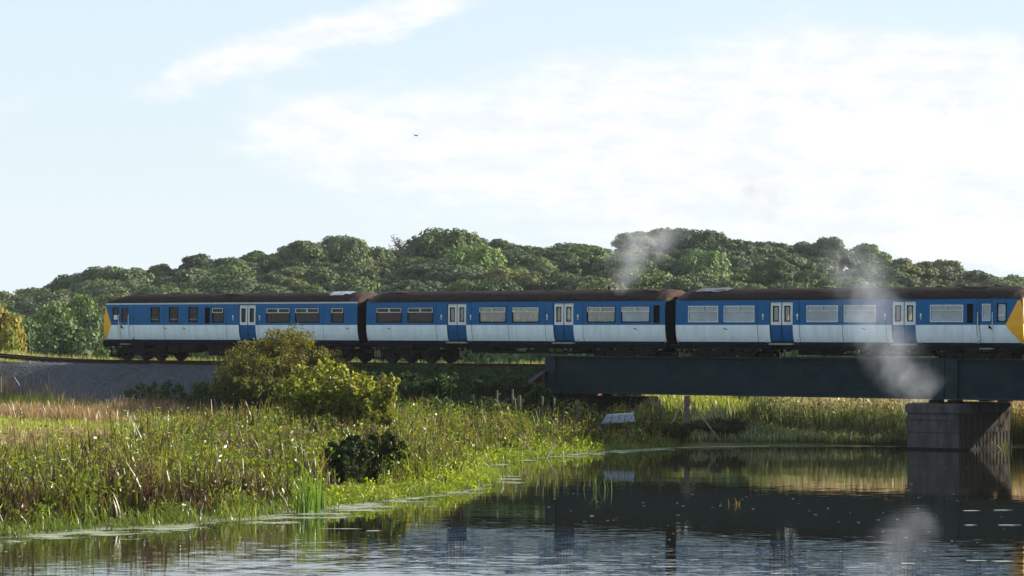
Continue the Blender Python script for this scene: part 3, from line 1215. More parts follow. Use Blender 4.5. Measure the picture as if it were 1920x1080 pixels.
    # cab end
    if cab:
        xe = 0.0 if cab == 'left' else L
        dr = 1 if cab == 'left' else -1
        for s in (-1, 1):
            y_ = MB()
            rows = [1.20, 1.34, 1.5, 1.68, 1.85, 2.02, 2.25, 2.5, 2.7, 2.9, 3.14]
            if cab == 'left':
                tip = lambda z: np.interp(z, [1.20, 2.02, 3.14], [.14, .64, .06])
            else:
                tip = lambda z: np.interp(z, [1.20, 2.0, 3.14], [.17, .93, .20])
            for c, d_ in zip(rows[:-1], rows[1:]):
                q = []
                for z in (c, d_):
                    e0 = max(0.0, z - 2.0) * .13
                    q.append(((xe + dr * e0, s * (hw(z) + .004), z), (xe + dr * (e0 * .6 + float(tip(z))), s * (hw(z) + .004), z)))
                y_.poly([q[0][0], q[0][1], q[1][1], q[1][0]])
            y_.build('nose_panel', 'yellow_paint', co)
        fx = lambda z: xe - dr * .012 + dr * max(0.0, z - 2.0) * .13
        for ya, yb2 in ((-1.2, -.5), (-.36, .36), (.5, 1.2)):
            w = MB()
            w.poly([(fx(2.2), ya, 2.2), (fx(2.2), yb2, 2.2), (fx(3.0), yb2, 3.0), (fx(3.0), ya, 3.0)])
            w.box(xe - dr * .03, xe - dr * .0, ya, yb2, 2.14, 2.19, 1)
            w.build('windscreen', ['black_rubber', 'window_alloy'], co)
        for yv in (-.95, .95):
            MB().cyl((xe + dr * .01, yv, 1.55), (xe - dr * .05, yv, 1.55), .12, n=14).build('headlamp', 'lamp_white', co)
            bf = MB().cyl((xe + dr * .3, yv * .92, .98), (xe - dr * .30, yv * .92, .98), .09, n=12)
            bf.cyl((xe - dr * .30, yv * .92, .98), (xe - dr * .36, yv * .92, .98), .22, n=18)
            bf.build('buffer', 'under_black', co)
        MB().box(xe + dr * .05, xe - dr * .04, -1.2, 1.2, .80, 1.02).bar((xe, 0, .9), (xe - dr * .4, 0, .88), .12, .18).build('buffer_beam', 'under_black', co)
        MB().bar((xe + dr * .25, -1.0, .75), (xe + dr * .25, -1.0, .22), .07).bar((xe + dr * .25, 1.0, .75), (xe + dr * .25, 1.0, .22), .07).bar((xe + dr * .25, -1.1, .25), (xe + dr * .25, 1.1, .25), .06, .14).build('guard_iron', 'under_black', co)
        MB().cyl((xe + dr * .6, -.2, 3.62), (xe + dr * .95, -.2, 3.70), .05, .09, n=8).build('horn', 'roof_end', co)
    return co, roof


def roof_patch(roof, x0, x1, y0, y1, seed, mt='roof_patch_pale', th=.02):
    rng = random.Random(seed)
    mb = MB()
    yr = [-a for a, _ in ROOF][::-1]
    ys = np.linspace(y0, y1, 6)
    xs = np.linspace(x0, x1, 7)
    ry = [y for y, _ in ROOF][::-1]
    rz = [z for _, z in ROOF][::-1]
    P = [[(x + rng.uniform(-.07, .07), y, float(np.interp(abs(y), ry, rz)) + th + rng.uniform(0, .05) * (0 < a < 6)) for y in ys] for a, x in enumerate(xs)]
    for a in range(6):
        for b in range(5):
            if a in (0, 5) and b in (0, 4) and rng.random() < .6: continue
            mb.poly([P[a][b], P[a + 1][b], P[a + 1][b + 1], P[a][b + 1]])
    mb.build('roof_patch', mt, roof)


WZ0, WZ1 = 2.17, 2.93
c1w = [(.78, 1.19, 2.28, 3.00, 'blind')] + [(a, b, 2.19, 3.0, 'slide') for a, b in ((3.87, 4.52), (5.35, 6.02), (6.90, 7.56))] + \
      [(8.74, 9.60, WZ0, WZ1 + .04, 'single'), (12.92, 14.67, WZ0, WZ1, 'double'), (15.08, 16.83, WZ0, WZ1, 'double'), (17.76, 18.62, WZ0, WZ1, 'single')]
c1, r1 = make_coach(0, 0.0, 19.62, 'blue and white railcar with three small dark windows behind its cab door', c1w, [(10.79, 12.07)], [10.36, 12.40], [(8.19, 8.54)],
                    'left', 'glass_dark', 'black_rubber', True, [(5.0, 0), (6.5, 0), (18.9, 0)], (2.6, 8.6))
o2 = 20.27
c2w = [(a - o2, b - o2, WZ0, WZ1, 'double') for a, b in ((21.03, 22.79), (23.22, 24.98), (28.16, 29.92), (30.36, 32.12), (35.25, 37.01), (37.42, 39.18))]
c2, r2 = make_coach(1, o2, 19.86, 'middle blue and white coach with two white double doors and six wide windows', c2w, [(25.94 - o2, 27.25 - o2), (33.05 - o2, 34.35 - o2)],
                    [25.56 - o2, 27.57 - o2, 32.66 - o2, 34.66 - o2], [(39.44 - o2, 39.78 - o2)], None, 'glass_clear', 'black_rubber', False, [(1.6, 0), (18.0, 0)])
o3 = 40.78
c3w = [(a - o3, b - o3, WZ0, WZ1, 'double') for a, b in ((41.57, 43.34), (43.72, 45.50), (48.57, 50.32), (50.70, 52.45), (55.46, 57.20))] + [(59.03 - o3, 59.49 - o3, 2.18, 3.0, 'cab')]
c3, r3 = make_coach(2, o3, 19.6, 'blue and white railcar above the pier with milky windows and wide yellow cab wedge', c3w, [(46.40 - o3, 47.74 - o3), (53.33 - o3, 54.65 - o3)],
                    [46.02 - o3, 48.02 - o3, 52.98 - o3, 54.94 - o3], [(57.44 - o3, 57.73 - o3)], 'right', 'glass_milky', 'window_alloy', False, [(3.0, 0), (11.0, 0)])
roof_patch(r1, 16.9, 18.5, -.95, -.02, 1)
roof_patch(r1, 8.9, 10.5, -.75, -.05, 2, 'roof_end')
roof_patch(r1, 4.2, 5.0, -.3, .1, 3, 'roof_end')
roof_patch(r2, .9, 2.4, -.7, -.05, 4, 'roof_end')
roof_patch(r2, 17.6, 19.0, -.75, -.05, 5, 'roof_end')
roof_patch(r3, .8, 2.6, -.9, -.05, 6, 'roof_patch_dull')
roof_patch(r3, 15.8, 17.3, -.6, -.05, 7, 'roof_end')


def bellows(co, x0, x1):
    g = MB()
    n = 7
    for k in range(n):
        a = x0 + (x1 - x0) * k / n
        b = x0 + (x1 - x0) * (k + .62) / n
        g.box(a, b, -.62, .62, 1.1, 3.42)
        g.box(b, x0 + (x1 - x0) * (k + 1) / n, -.57, .57, 1.12, 3.38)
    g.build('gangway', 'black_rubber', co)
    MB().bar((x0, 0, .92), (x1, 0, .92), .14, .2).build('coupling', 'under_black', co)
    for yv in (-.9, .9):
        MB().cyl((x0, yv, .98), (x1, yv, .98), .11, n=10).build('buffer', 'under_black', co)


bellows(c1, 19.64, 20.25)
bellows(c2, 19.88, 20.49)
MB().cyl((14.9, .55, 3.6), (14.9, .55, 3.98), .07, n=10).build('exhaust_pipe', 'under_black', r2)

# ------------------------------------------------------------------ trees on the hill


def crown_mesh(name, seed, lobes, ncards, size, nrand=.7, dark=(.025, .046, .021), light=(.112, .142, .046), mt='tree_leaf', core=.82, depth=.16):  # default leaf tones carry far haze and the contrast of lit and shaded clumps
    rng = np.random.default_rng(seed)
    lob = np.array(lobes, float)
    vg = Veg()
    area = (lob[:, 3] * lob[:, 5])
    pick = rng.choice(len(lob), ncards, p=area / area.sum())
    d = unit(rng.normal(size=(ncards, 3)))
    d[:, 2] = np.where(d[:, 2] < -.35, -d[:, 2], d[:, 2])
    rad = 1 + np.clip(rng.normal(0, depth, (ncards, 1)) * .8, -.3, .16)
    # finer clumping
    ph = rng.uniform(0, 6.28, 6)
    wob = .10 * np.sin(d[:, :1] * 7 + ph[0] + pick[:, None]) * np.sin(d[:, 1:2] * 6 + ph[1]) * np.sin(d[:, 2:3] * 7 + ph[2])
    C = lob[pick, :3] + d * lob[pick, 3:6] * (rad + wob)
    keep = np.ones(ncards, bool)
    for k in range(len(lob)):
        q = (C - lob[k, :3]) / lob[k, 3:6]
        keep &= ~(((q ** 2).sum(1) < .62) & (pick != k))
    C, d, pick = C[keep], d[keep], pick[keep]
    n = len(C)
    tint = rng.random(len(lob))[pick][:, None]
    colr = np.array(dark) + (np.array(light) - np.array(dark)) * np.clip(tint * .7 + rng.random((n, 1)) * .5, 0, 1)
    L = size * rng.uniform(.6, 1.3, n)
    vg.add(cards(rng, C, d + rng.normal(0, nrand, (n, 3)), L, L * .75, colr))
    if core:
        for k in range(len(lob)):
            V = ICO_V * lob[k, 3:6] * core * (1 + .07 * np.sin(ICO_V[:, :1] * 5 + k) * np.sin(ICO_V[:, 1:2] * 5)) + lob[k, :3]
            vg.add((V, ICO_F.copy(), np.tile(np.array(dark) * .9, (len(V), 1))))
    return vg.mesh(name, mt)


def round_lobes(rng, R_, H, n, flat=.75):
    """lobes of a billowing crown: width R_, the crown fills 0.25 H .. H"""
    cz = H * .56
    L = [(0, 0, cz, R_ * .66, R_ * .66, H * .33), (0, 0, H * .3, R_ * .7, R_ * .7, H * .3)]
    for k in range(n):
        az = rng.uniform(0, 6.283)
        el = rng.uniform(-.6, 1.3)
        r = R_ * rng.uniform(.20, .38)
        q = rng.uniform(.45, .95)
        x, y = math.cos(az) * math.cos(el) * R_ * q, math.sin(az) * math.cos(el) * R_ * q
        z = cz + math.sin(el) * H * .30 * rng.uniform(.7, 1.25)
        L.append((x, y, min(z, H - r * flat), r, r, r * flat))
    return L


CROWNS, TRUNKS = [], []
for k in range(9):
    rg = np.random.default_rng(100 + k)
    Rr = [4.9, 5.4, 4.3, 5.8, 4.0, 5.0, 5.6, 4.6, 3.6][k]
    H = [9.2, 8.8, 9.6, 8.6, 9.4, 10.0, 8.4, 9.0, 9.8][k]
    lobes = round_lobes(rg, Rr, H, 30 + k % 4 * 3)
    CROWNS.append(crown_mesh('crown', 200 + k, lobes, 8500, .50, nrand=.45, depth=.22))
    tb = MB()
    tb.tube([(0, 0, -.6), (.1, 0, H * .25), (.05, .1, H * .5)], [.34, .27, .16], 8)
    for q in range(4):
        a = q * 1.6 + k
        tb.tube([(.08, 0, H * .28), (math.cos(a) * Rr * .3, math.sin(a) * Rr * .3, H * .5), (math.cos(a) * Rr * .5, math.sin(a) * Rr * .5, H * .66)], [.15, .10, .05], 5)
    TRUNKS.append(tb.mesh('trunk', ['bark']))

LAND = [(30, 'far left edge of the wood'), (110, 'left of the yellow cab end'), (205, 'above the yellow cab end'), (290, 'above the first small dark window'), (360, 'above the third small dark window'),
        (430, 'above the left coach grille'), (500, 'right of the left coach door'), (575, 'above the last wide windows of the left coach'), (650, 'above the pale roof patch'), (725, 'above the first coach gap'),
        (800, 'above the second window of the middle coach'), (860, 'above the first door of the middle coach'), (935, 'above the third window of the middle coach'), (1000, 'above the fourth window of the middle coach'),
        (1060, 'above the second door of the middle coach'), (1130, 'above the fifth window of the middle coach'), (1195, 'behind the white smoke plume'), (1260, 'above the second coach gap'), (1330, 'above the first milky window'),
        (1400, 'above the second milky window'), (1465, 'above the first door of the right coach'), (1540, 'above the third milky window'), (1615, 'above the fourth milky window'), (1695, 'above the second door of the right coach'),
        (1775, 'above the fifth milky window'), (1850, 'above the right crew door'), (1920, 'above the right yellow cab')]
LAYER = ['lowest row', 'lower row', 'middle row', 'upper row', 'skyline']
USED = {}


def tree_label(u, layer, kind, rank=0):
    px = u + 960
    land = sorted(LAND, key=lambda q: abs(q[0] - px))[rank][1]
    l = f'{kind} tree, {LAYER[layer]}, {land}'
    if layer == 4:
        l = f'{kind} skyline tree {land}'
    USED[l] = USED.get(l, 0) + 1
    return l


KINDS_T = [('dark green', (.80, .86, .80)), ('olive green', (1.35, 1.12, .80)), ('grey green', (1.05, 1.05, 1.25)), ('mid green', (1.0, 1.1, .85)), ('yellowish green', (1.55, 1.35, .75)), ('deep shadowy green', (.62, .72, .75))]


def plant_tree(name, x, y, k, sc, szz, rot, label, group, colr, cat='tree', base=None):
    z = hz(x, y) if base is None else base
    e = empty(name, loc=(x, y, z))
    e.rotation_euler = (0, 0, rot)
    e.scale = (sc, sc, szz)
    tag(e, label, cat, group)
    c = inst(CROWNS[k], 'crown', e)
    c.color = (*colr, 1)
    inst(TRUNKS[k], 'trunk', e)
    return e


def make_wood():
    rg = random.Random(11)
    rows = [(432, 0), (468, 1), (508, 1), (552, 2), (598, 3), (645, 3), (692, 4)]
    GR = 'trees of the wooded hill behind the train'
    for ri, (y0, layer) in enumerate(rows):
        u = -1060 + rg.uniform(0, 60)
        while u < 1080:
            y = y0 + rg.uniform(-13, 13)
            x = u * y / FPX
            k = rg.randrange(9)
            top = float(tree_top_line(np.array([x]), np.array([y]))[0])
            g = hz(x, y)
            H = [9.2, 8.8, 9.6, 8.6, 9.4, 10.0, 8.4, 9.0, 9.8][k]
            want = max(4.2, top - g + rg.uniform(-1.7, .6) + (rg.uniform(.0, .9) if layer == 4 else 0))
            want = min(want, 11.5)
            szz = want / H
            sc = rg.uniform(.90, 1.35) * (0.9 if layer < 2 else 1.05)
            kind = rg.choices(KINDS_T, [4, 2.2, 3, 3.4, .7, 3])[0]
            jit = rg.uniform(.88, 1.14)
            lab = tree_label(u, layer, kind[0])
            if USED[lab] > 1:
                for kk in rg.sample(KINDS_T, 6):
                    l2 = tree_label(u, layer, kk[0])
                    if USED[l2] == 1:
                        lab, kind = l2, kk
                        break
            if USED[lab] > 1:
                lab = tree_label(u, layer, kind[0], 1)
            plant_tree('hill_tree', x, y, k, sc, szz, rg.uniform(0, 6.28), lab, GR, tuple(c * jit for c in kind[1]))
            u += rg.uniform(44, 82) * (600 / y) ** .8
    # the big pale dome on the skyline
    for px, py, dist, w, h, lab, colr in ((842, 430, 640, 1.45, 1.25, 'broad round-topped dark tree standing highest on the skyline left of centre', (.85, .98, .70)),
                                          (895, 462, 610, 1.15, 1.05, 'bright mid green tree leaning against the round-topped skyline tree', (1.5, 1.75, .95)),
                                          (655, 446, 660, .85, 1.0, 'loose feathery grey green tree on the skyline over the pale roof patch', (1.1, 1.1, 1.0)),
                                          (1325, 470, 600, .95, .9, 'tall pale grey green tree halfway up the wood behind smoke', (1.5, 1.7, 1.45))):
        x, y, z = at(px, py, dist)
        k = 3
        g = hz(x, y)
        plant_tree('hill_tree', x, y, k, w, (z - g) / 8.6, .7, lab, None, colr)
    # spindly half bare tree on the skyline
    x, y, z = at(750, 440, 690)
    e = empty('bare_tree', loc=(x, y, z - 9.5))
    tag(e, 'spindly half bare tree showing sky between its branches on the skyline', 'tree')
    rg2 = np.random.default_rng(5)
    tb = MB()
    tb.tube([(0, 0, -1), (.1, 0, 4), (0, .1, 7)], [.3, .22, .12], 7)
    tips = []
    for q in range(22):
        a = q * 2.4
        z0 = rg2.uniform(4.5, 7)
        r = rg2.uniform(1.2, 2.7)
        m_ = (math.cos(a) * r * .5, math.sin(a) * r * .5, z0 + rg2.uniform(.6, 1.4))
        t_ = (math.cos(a) * r, math.sin(a) * r, z0 + rg2.uniform(.9, 2.9))
        tb.tube([(0, 0, z0), m_, t_], [.11, .08, .04], 5)
        tips += [m_, t_]
    tb.build('trunk', 'bark', e)
    tips = np.array(tips)
    n = 520
    C = tips[rg2.integers(0, len(tips), n)] + rg2.normal(0, .32, (n, 3))
    Veg().add(cards(rg2, C, rg2.normal(size=(n, 3)), .34, .2, lerpc(rg2, (.05, .06, .03), (.09, .09, .05), n))).build('crown', 'tree_leaf', e)


make_wood()

# mid-distance bushes behind the line on the left
BUSH = []
for k in range(5):
    rg = np.random.default_rng(300 + k)
    lobes = []
    for q in range(15):
        a = rg.uniform(0, 6.28)
        rr = rg.uniform(0, 1.9)
        r = rg.uniform(.7, 1.25)
        lobes.append((math.cos(a) * rr, math.sin(a) * rr, max(.5, 2.2 - rr * .55 + rg.uniform(-.7, .35)), r, r, r * .9))
    BUSH.append(crown_mesh('crown', 320 + k, lobes, 4600, .27, dark=(.06, .085, .03), light=(.10, .13, .045)))


def plant_bush(name, px, py_top, dist, width, k, label, colr, cat='bush', group=None, ground=None, rot=0.0):
    x, y, z = at(px, py_top, dist)
    g = hz(x, y) if ground is None else ground
    e = empty(name, loc=(x, y, g))
    e.scale = (width / 5.2, width / 5.2, max(.3, (z - g) / 3.35))
    e.rotation_euler = (0, 0, rot)
    tag(e, label, cat, group)
    c = inst(BUSH[k % 5], 'crown', e)
    c.color = (*colr, 1)
    inst(STEM, 'stem', e)
    return e


sb_ = MB()
for q in range(6):
    a = q * 1.05
    sb_.tube([(0, 0, -.4), (math.cos(a) * .4, math.sin(a) * .4, .9), (math.cos(a) * 1.1, math.sin(a) * 1.1, 1.9)], [.07, .05, .025], 5)
STEM = sb_.mesh('stem', ['bark'])

GB = 'bushes beyond the track left of the train'
for q in [(62, 586, 330, 6.4, 0, 'low grey green bush just right of the orange-tinged tree', (1.1, 1.15, 1.0)), (128, 602, 300, 7.6, 1, 'broad domed green bush directly left of the train nose', (.85, 1.0, .95)),
          (176, 590, 345, 6.0, 2, 'dull green bush touching the train nose', (.8, .95, .95)), (98, 562, 372, 7.5, 3, 'light green willow bush behind the broad domed bush', (1.35, 1.45, 1.2)),
          (158, 556, 385, 7.0, 4, 'pale green willow bush beside the yellow cab wedge', (1.25, 1.4, 1.1)), (48, 612, 310, 4.2, 2, 'small dark bush under the grey green bush', (.7, .85, .8)),
          (205, 628, 280, 4.4, 0, 'dark bush low behind the front wheels', (.65, .8, .8)), (190, 648, 262, 2.6, 3, 'small rounded bush low by the train nose', (1.0, 1.15, .8))]:
    plant_bush('hedge_bush', q[0], q[1], q[2], q[3], q[4], q[5], q[6], group=GB)
plant_bush('autumn_tree', -6, 566, 222, 4.4, 1, 'orange and yellow tinged small tree at the far left edge', (2.3, 1.45, .55), 'tree')
plant_bush('autumn_bush', 20, 618, 216, 2.2, 2, 'olive yellow bush at the foot of the orange-tinged tree', (2.0, 1.7, .7))

# scrub showing under the train, raised to block sky from the pond's reflection
rg = random.Random(77)
px_list = [300, 385, 470, 555, 640, 710, 780, 850, 915, 985, 1060, 1140, 1230, 1330, 1430, 1530, 1630, 1720, 1820, 1910, 948, 890]  # last two added to close bright gaps in the water reflection
for q, px in enumerate(px_list):
    land = min(LAND, key=lambda w: abs(w[0] - px))[1].replace('above', 'beneath').replace('right of', 'beneath').replace('behind', 'beneath')
    if q > 19: land = ['between the third and fourth middle coach windows', 'under the third middle coach window'][q - 20]
    plant_bush('scrub_bush', px, 560 + rg.uniform(-4, 8), OY - rX(px, 0) * TS + 27 + rg.uniform(-2, 3), rg.uniform(5.6, 7.0), q, 'haze-tinted raised scrub beyond the track, ' + land, (1.5, 1.75, 2.0), group='scrub seen beneath the coaches')  # leaf tint lightened towards blue-grey, standing in for distant haze


# ------------------------------------------------------------------ bushes in front of the line
def spray_bush(name, px, py_top, dist, hw_px, seed, label, leaf, nleaf, cols, stems=34, arch=.5, base_py=None, up=.0, cat='bush', inner=.7, aspect=.6, upright=False, fill=1.0):
    """a bush of arching stems set with leaves; width and height from the picture's scale at its distance"""
    rng = np.random.default_rng(seed)
    x, y, z = at(px, py_top, dist)
    g = hz(x, y) if base_py is None else at(px, base_py, dist)[2]
    Rb = hw_px * dist / FPX
    H = z - g
    e = empty(name, loc=(x, y, g))
    tag(e, label, cat)
    sm = MB()
    pts, dirs, tt = [], [], []
    for k in range(stems):
        az = rng.uniform(0, 6.283)
        el = rng.uniform(.15, 1.0) ** .7
        r = Rb * math.sqrt(rng.uniform(.0, 1.0))
        hh = H * (1 - .62 * (r / Rb) ** 2 * (arch + .35)) * rng.uniform(.80, 1.04)
        p0 = np.array([math.cos(az) * r * .18, math.sin(az) * r * .18, -.2])
        p1 = np.array([math.cos(az) * r * .55, math.sin(az) * r * .55, hh * .72])
        p2 = np.array([math.cos(az) * r, math.sin(az) * r, hh])
        ctl = []
        for t in np.linspace(0, 1, 7):
            ctl.append((1 - t) ** 2 * p0 + 2 * t * (1 - t) * p1 + t * t * p2)
        ctl[-1][2] -= arch * .12 * H
        sm.tube([tuple(c) for c in ctl], list(np.linspace(.03, .006, 7)), 4)
        n = int(nleaf / stems)
        t = rng.uniform(.12, 1.0, n) ** .75
        ci = np.clip((t * 6).astype(int), 0, 5)
        fr = (t * 6 - ci)[:, None]
        ca = np.array(ctl)
        P = ca[ci] * (1 - fr) + ca[ci + 1] * fr
        sp = (.05 + .17 * (1 - t))[:, None] * Rb * .55 * fill
        P = P + rng.normal(size=(n, 3)) * sp * np.array([1, 1, .8])
        pts.append(P)
        tt.append(t)
        dirs.append(P - np.array([0, 0, H * .3]))
    sm.build('stem', 'bark', e)
    P = np.concatenate(pts)
    P[:, 2] = np.maximum(P[:, 2], .03)
    D = unit(np.concatenate(dirs)) + rng.normal(0, .75, (len(P), 3))
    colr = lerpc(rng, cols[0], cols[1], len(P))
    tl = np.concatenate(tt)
    third = rng.random(len(P)) < .06 + .5 * np.clip((tl - .72) / .28, 0, 1) ** 2  # bright third colour gathers at stem ends, standing in for sunlit tips
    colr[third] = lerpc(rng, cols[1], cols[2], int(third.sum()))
    L = leaf * rng.uniform(.65, 1.35, len(P))
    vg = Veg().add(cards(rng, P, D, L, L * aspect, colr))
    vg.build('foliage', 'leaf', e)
    return e


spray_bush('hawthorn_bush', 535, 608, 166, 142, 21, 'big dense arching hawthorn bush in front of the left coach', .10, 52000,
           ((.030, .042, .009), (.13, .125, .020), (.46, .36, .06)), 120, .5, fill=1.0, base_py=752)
spray_bush('hawthorn_spray', 470, 648, 163, 86, 23, 'left low shoulder of arching sprays beside the big hawthorn', .09, 20000,
           ((.028, .045, .010), (.11, .12, .020), (.38, .32, .06)), 60, .8, base_py=752)
spray_bush('sallow_bush', 614, 672, 134, 112, 22, 'yellow green large-leaved sallow bush in front of the dark hawthorn', .15, 15000,
           ((.06, .09, .012), (.24, .26, .03), (.54, .46, .08)), 80, .25, aspect=.7, base_py=832)
spray_bush('sallow_bush', 696, 690, 132, 68, 24, 'smaller yellow sallow bush reaching right towards the bridge', .145, 7500,
           ((.06, .09, .012), (.24, .25, .03), (.54, .44, .08)), 44, .1, aspect=.7, base_py=830)
spray_bush('bramble_bush', 652, 806, 110, 62, 25, 'dark green bramble mound above the watercress at the bank', .10, 17000,
           ((.012, .026, .007), (.036, .064, .012), (.10, .13, .018)), 60, .45, aspect=.7)
spray_bush('bramble_bush', 715, 792, 111.5, 58, 33, 'second dark bramble mound behind the bank growth left of the small inlet', .10, 17000,
           ((.014, .028, .007), (.045, .070, .012), (.14, .15, .02)), 60, .35, aspect=.6)
spray_bush('nettle_patch', 600, 768, 127, 74, 31, 'tangle of olive green weeds at the foot of the sallow', .11, 12000, ((.04, .065, .010), (.12, .15, .02), (.30, .28, .05)), 70, .5)
spray_bush('nettle_patch', 712, 764, 126, 66, 32, 'tangle of yellowish weeds right of the sallow foot', .11, 11000, ((.05, .07, .010), (.16, .17, .02), (.36, .30, .05)), 60, .5)
spray_bush('bramble_bush', 1078, 804, 145, 26, 26, 'small dark bramble patch among reeds left of the metal sheet', .09, 2600, ((.02, .03, .01), (.035, .05, .014), (.06, .08, .02)), 24, .6)
spray_bush('shade_toned_scrub', 1345, 784, 152.5, 70, 27, 'scrub with leaves darkened for shade at the waterside beneath the girder', .11, 9000, ((.025, .032, .012), (.055, .058, .020), (.13, .12, .05)), 70, .25)  # leaf colours of both scrubs darkened for the girder's shadow here
spray_bush('shade_toned_scrub', 1270, 788, 150.5, 44, 28, 'smaller shade-darkened scrub left of the waterside scrub', .11, 5000, ((.025, .032, .012), (.055, .06, .020), (.12, .12, .05)), 40, .25)
spray_bush('yellow_bush', 1310, 748, 172, 75, 29, 'sunlit yellow green bush beyond the stout fence post', .15, 5000, ((.15, .18, .02), (.30, .30, .04), (.35, .30, .08)), 40, .4)

# creeper covered slope of the embankment near the bridge
GE = 'bramble mounds on the embankment by the bridge'
em = [(700, 690, 160, 48, 'bramble mound on embankment slope behind the yellow sallow'), (770, 692, 158, 54, 'bramble mound on slope below the middle coach bogie'), (840, 694, 157, 52, 'bramble mound on slope right of the bogie'),
      (905, 692, 157, 50, 'bramble mound on slope under the coach truss'), (965, 694, 157, 46, 'bramble mound on slope two steps from girder end'), (1010, 716, 154, 34, 'bramble mound hugging the left girder end'),
      (740, 728, 154, 52, 'low bramble mound behind reeds below the middle coach bogie'), (820, 732, 153, 56, 'low bramble mound behind reeds near first fence post'), (900, 734, 152, 56, 'low bramble mound along fence centre'),
      (975, 740, 152, 50, 'low bramble mound around the paired fence posts'), (1050, 744, 152, 44, 'low bramble mound below the girder end plate'), (1110, 752, 152, 30, 'low bramble mound behind the metal sheet'),
      (290, 704, 171, 74, 'dark bramble clump on gravel slope below the left coach'), (362, 708, 170, 76, 'dark bramble clump at foot of gravel slope left of hawthorn'), (415, 698, 169, 60, 'dark ivy mound under the hawthorn left side')]
for q, (px, py, dist, w, lab) in enumerate(em):
    e = spray_bush('bramble_mound', px, py, dist, w, 400 + q, lab, .13, 2600, ((.022, .045, .016), (.045, .085, .024), (.09, .13, .035)), 26, .6, base_py=py + 50 if q < 6 else None)
    e['group'] = GE


# ------------------------------------------------------------------ reeds, meadow and waterside plants
def scatter(rng, n, x0, x1, y0, y1, dens):
    out = []
    got = 0
    while got < n:
        P = np.stack([rng.uniform(x0, x1, n * 2), rng.uniform(y0, y1, n * 2)], 1)
        k = rng.random(len(P)) < dens(P)
        out.append(P[k])
        got += k.sum()
    P = np.concatenate(out)[:n]
    return P


def seat_z(P):
    return np.column_stack([P, height(P[:, 0], P[:, 1]) - .03])


def patchy(P, s, seed):
    a = np.sin(P[:, 0] * s + seed) * np.cos(P[:, 1] * s * .8 + seed * 2.1) + .6 * np.sin(P[:, 0] * s * 2.3 + P[:, 1] * s * 1.7 + seed) + .4 * np.cos(P[:, 0] * s * 4.1 - P[:, 1] * s * 3.1)
    return .5 + .25 * a


def screen_u(P):
    return FPX * P[:, 0] / P[:, 1]


def reed_height(P):
    return np.interp(screen_u(P), [-1000, -160, 60, 160, 300], [1.75, 1.75, 1.6, 1.55, 1.45])


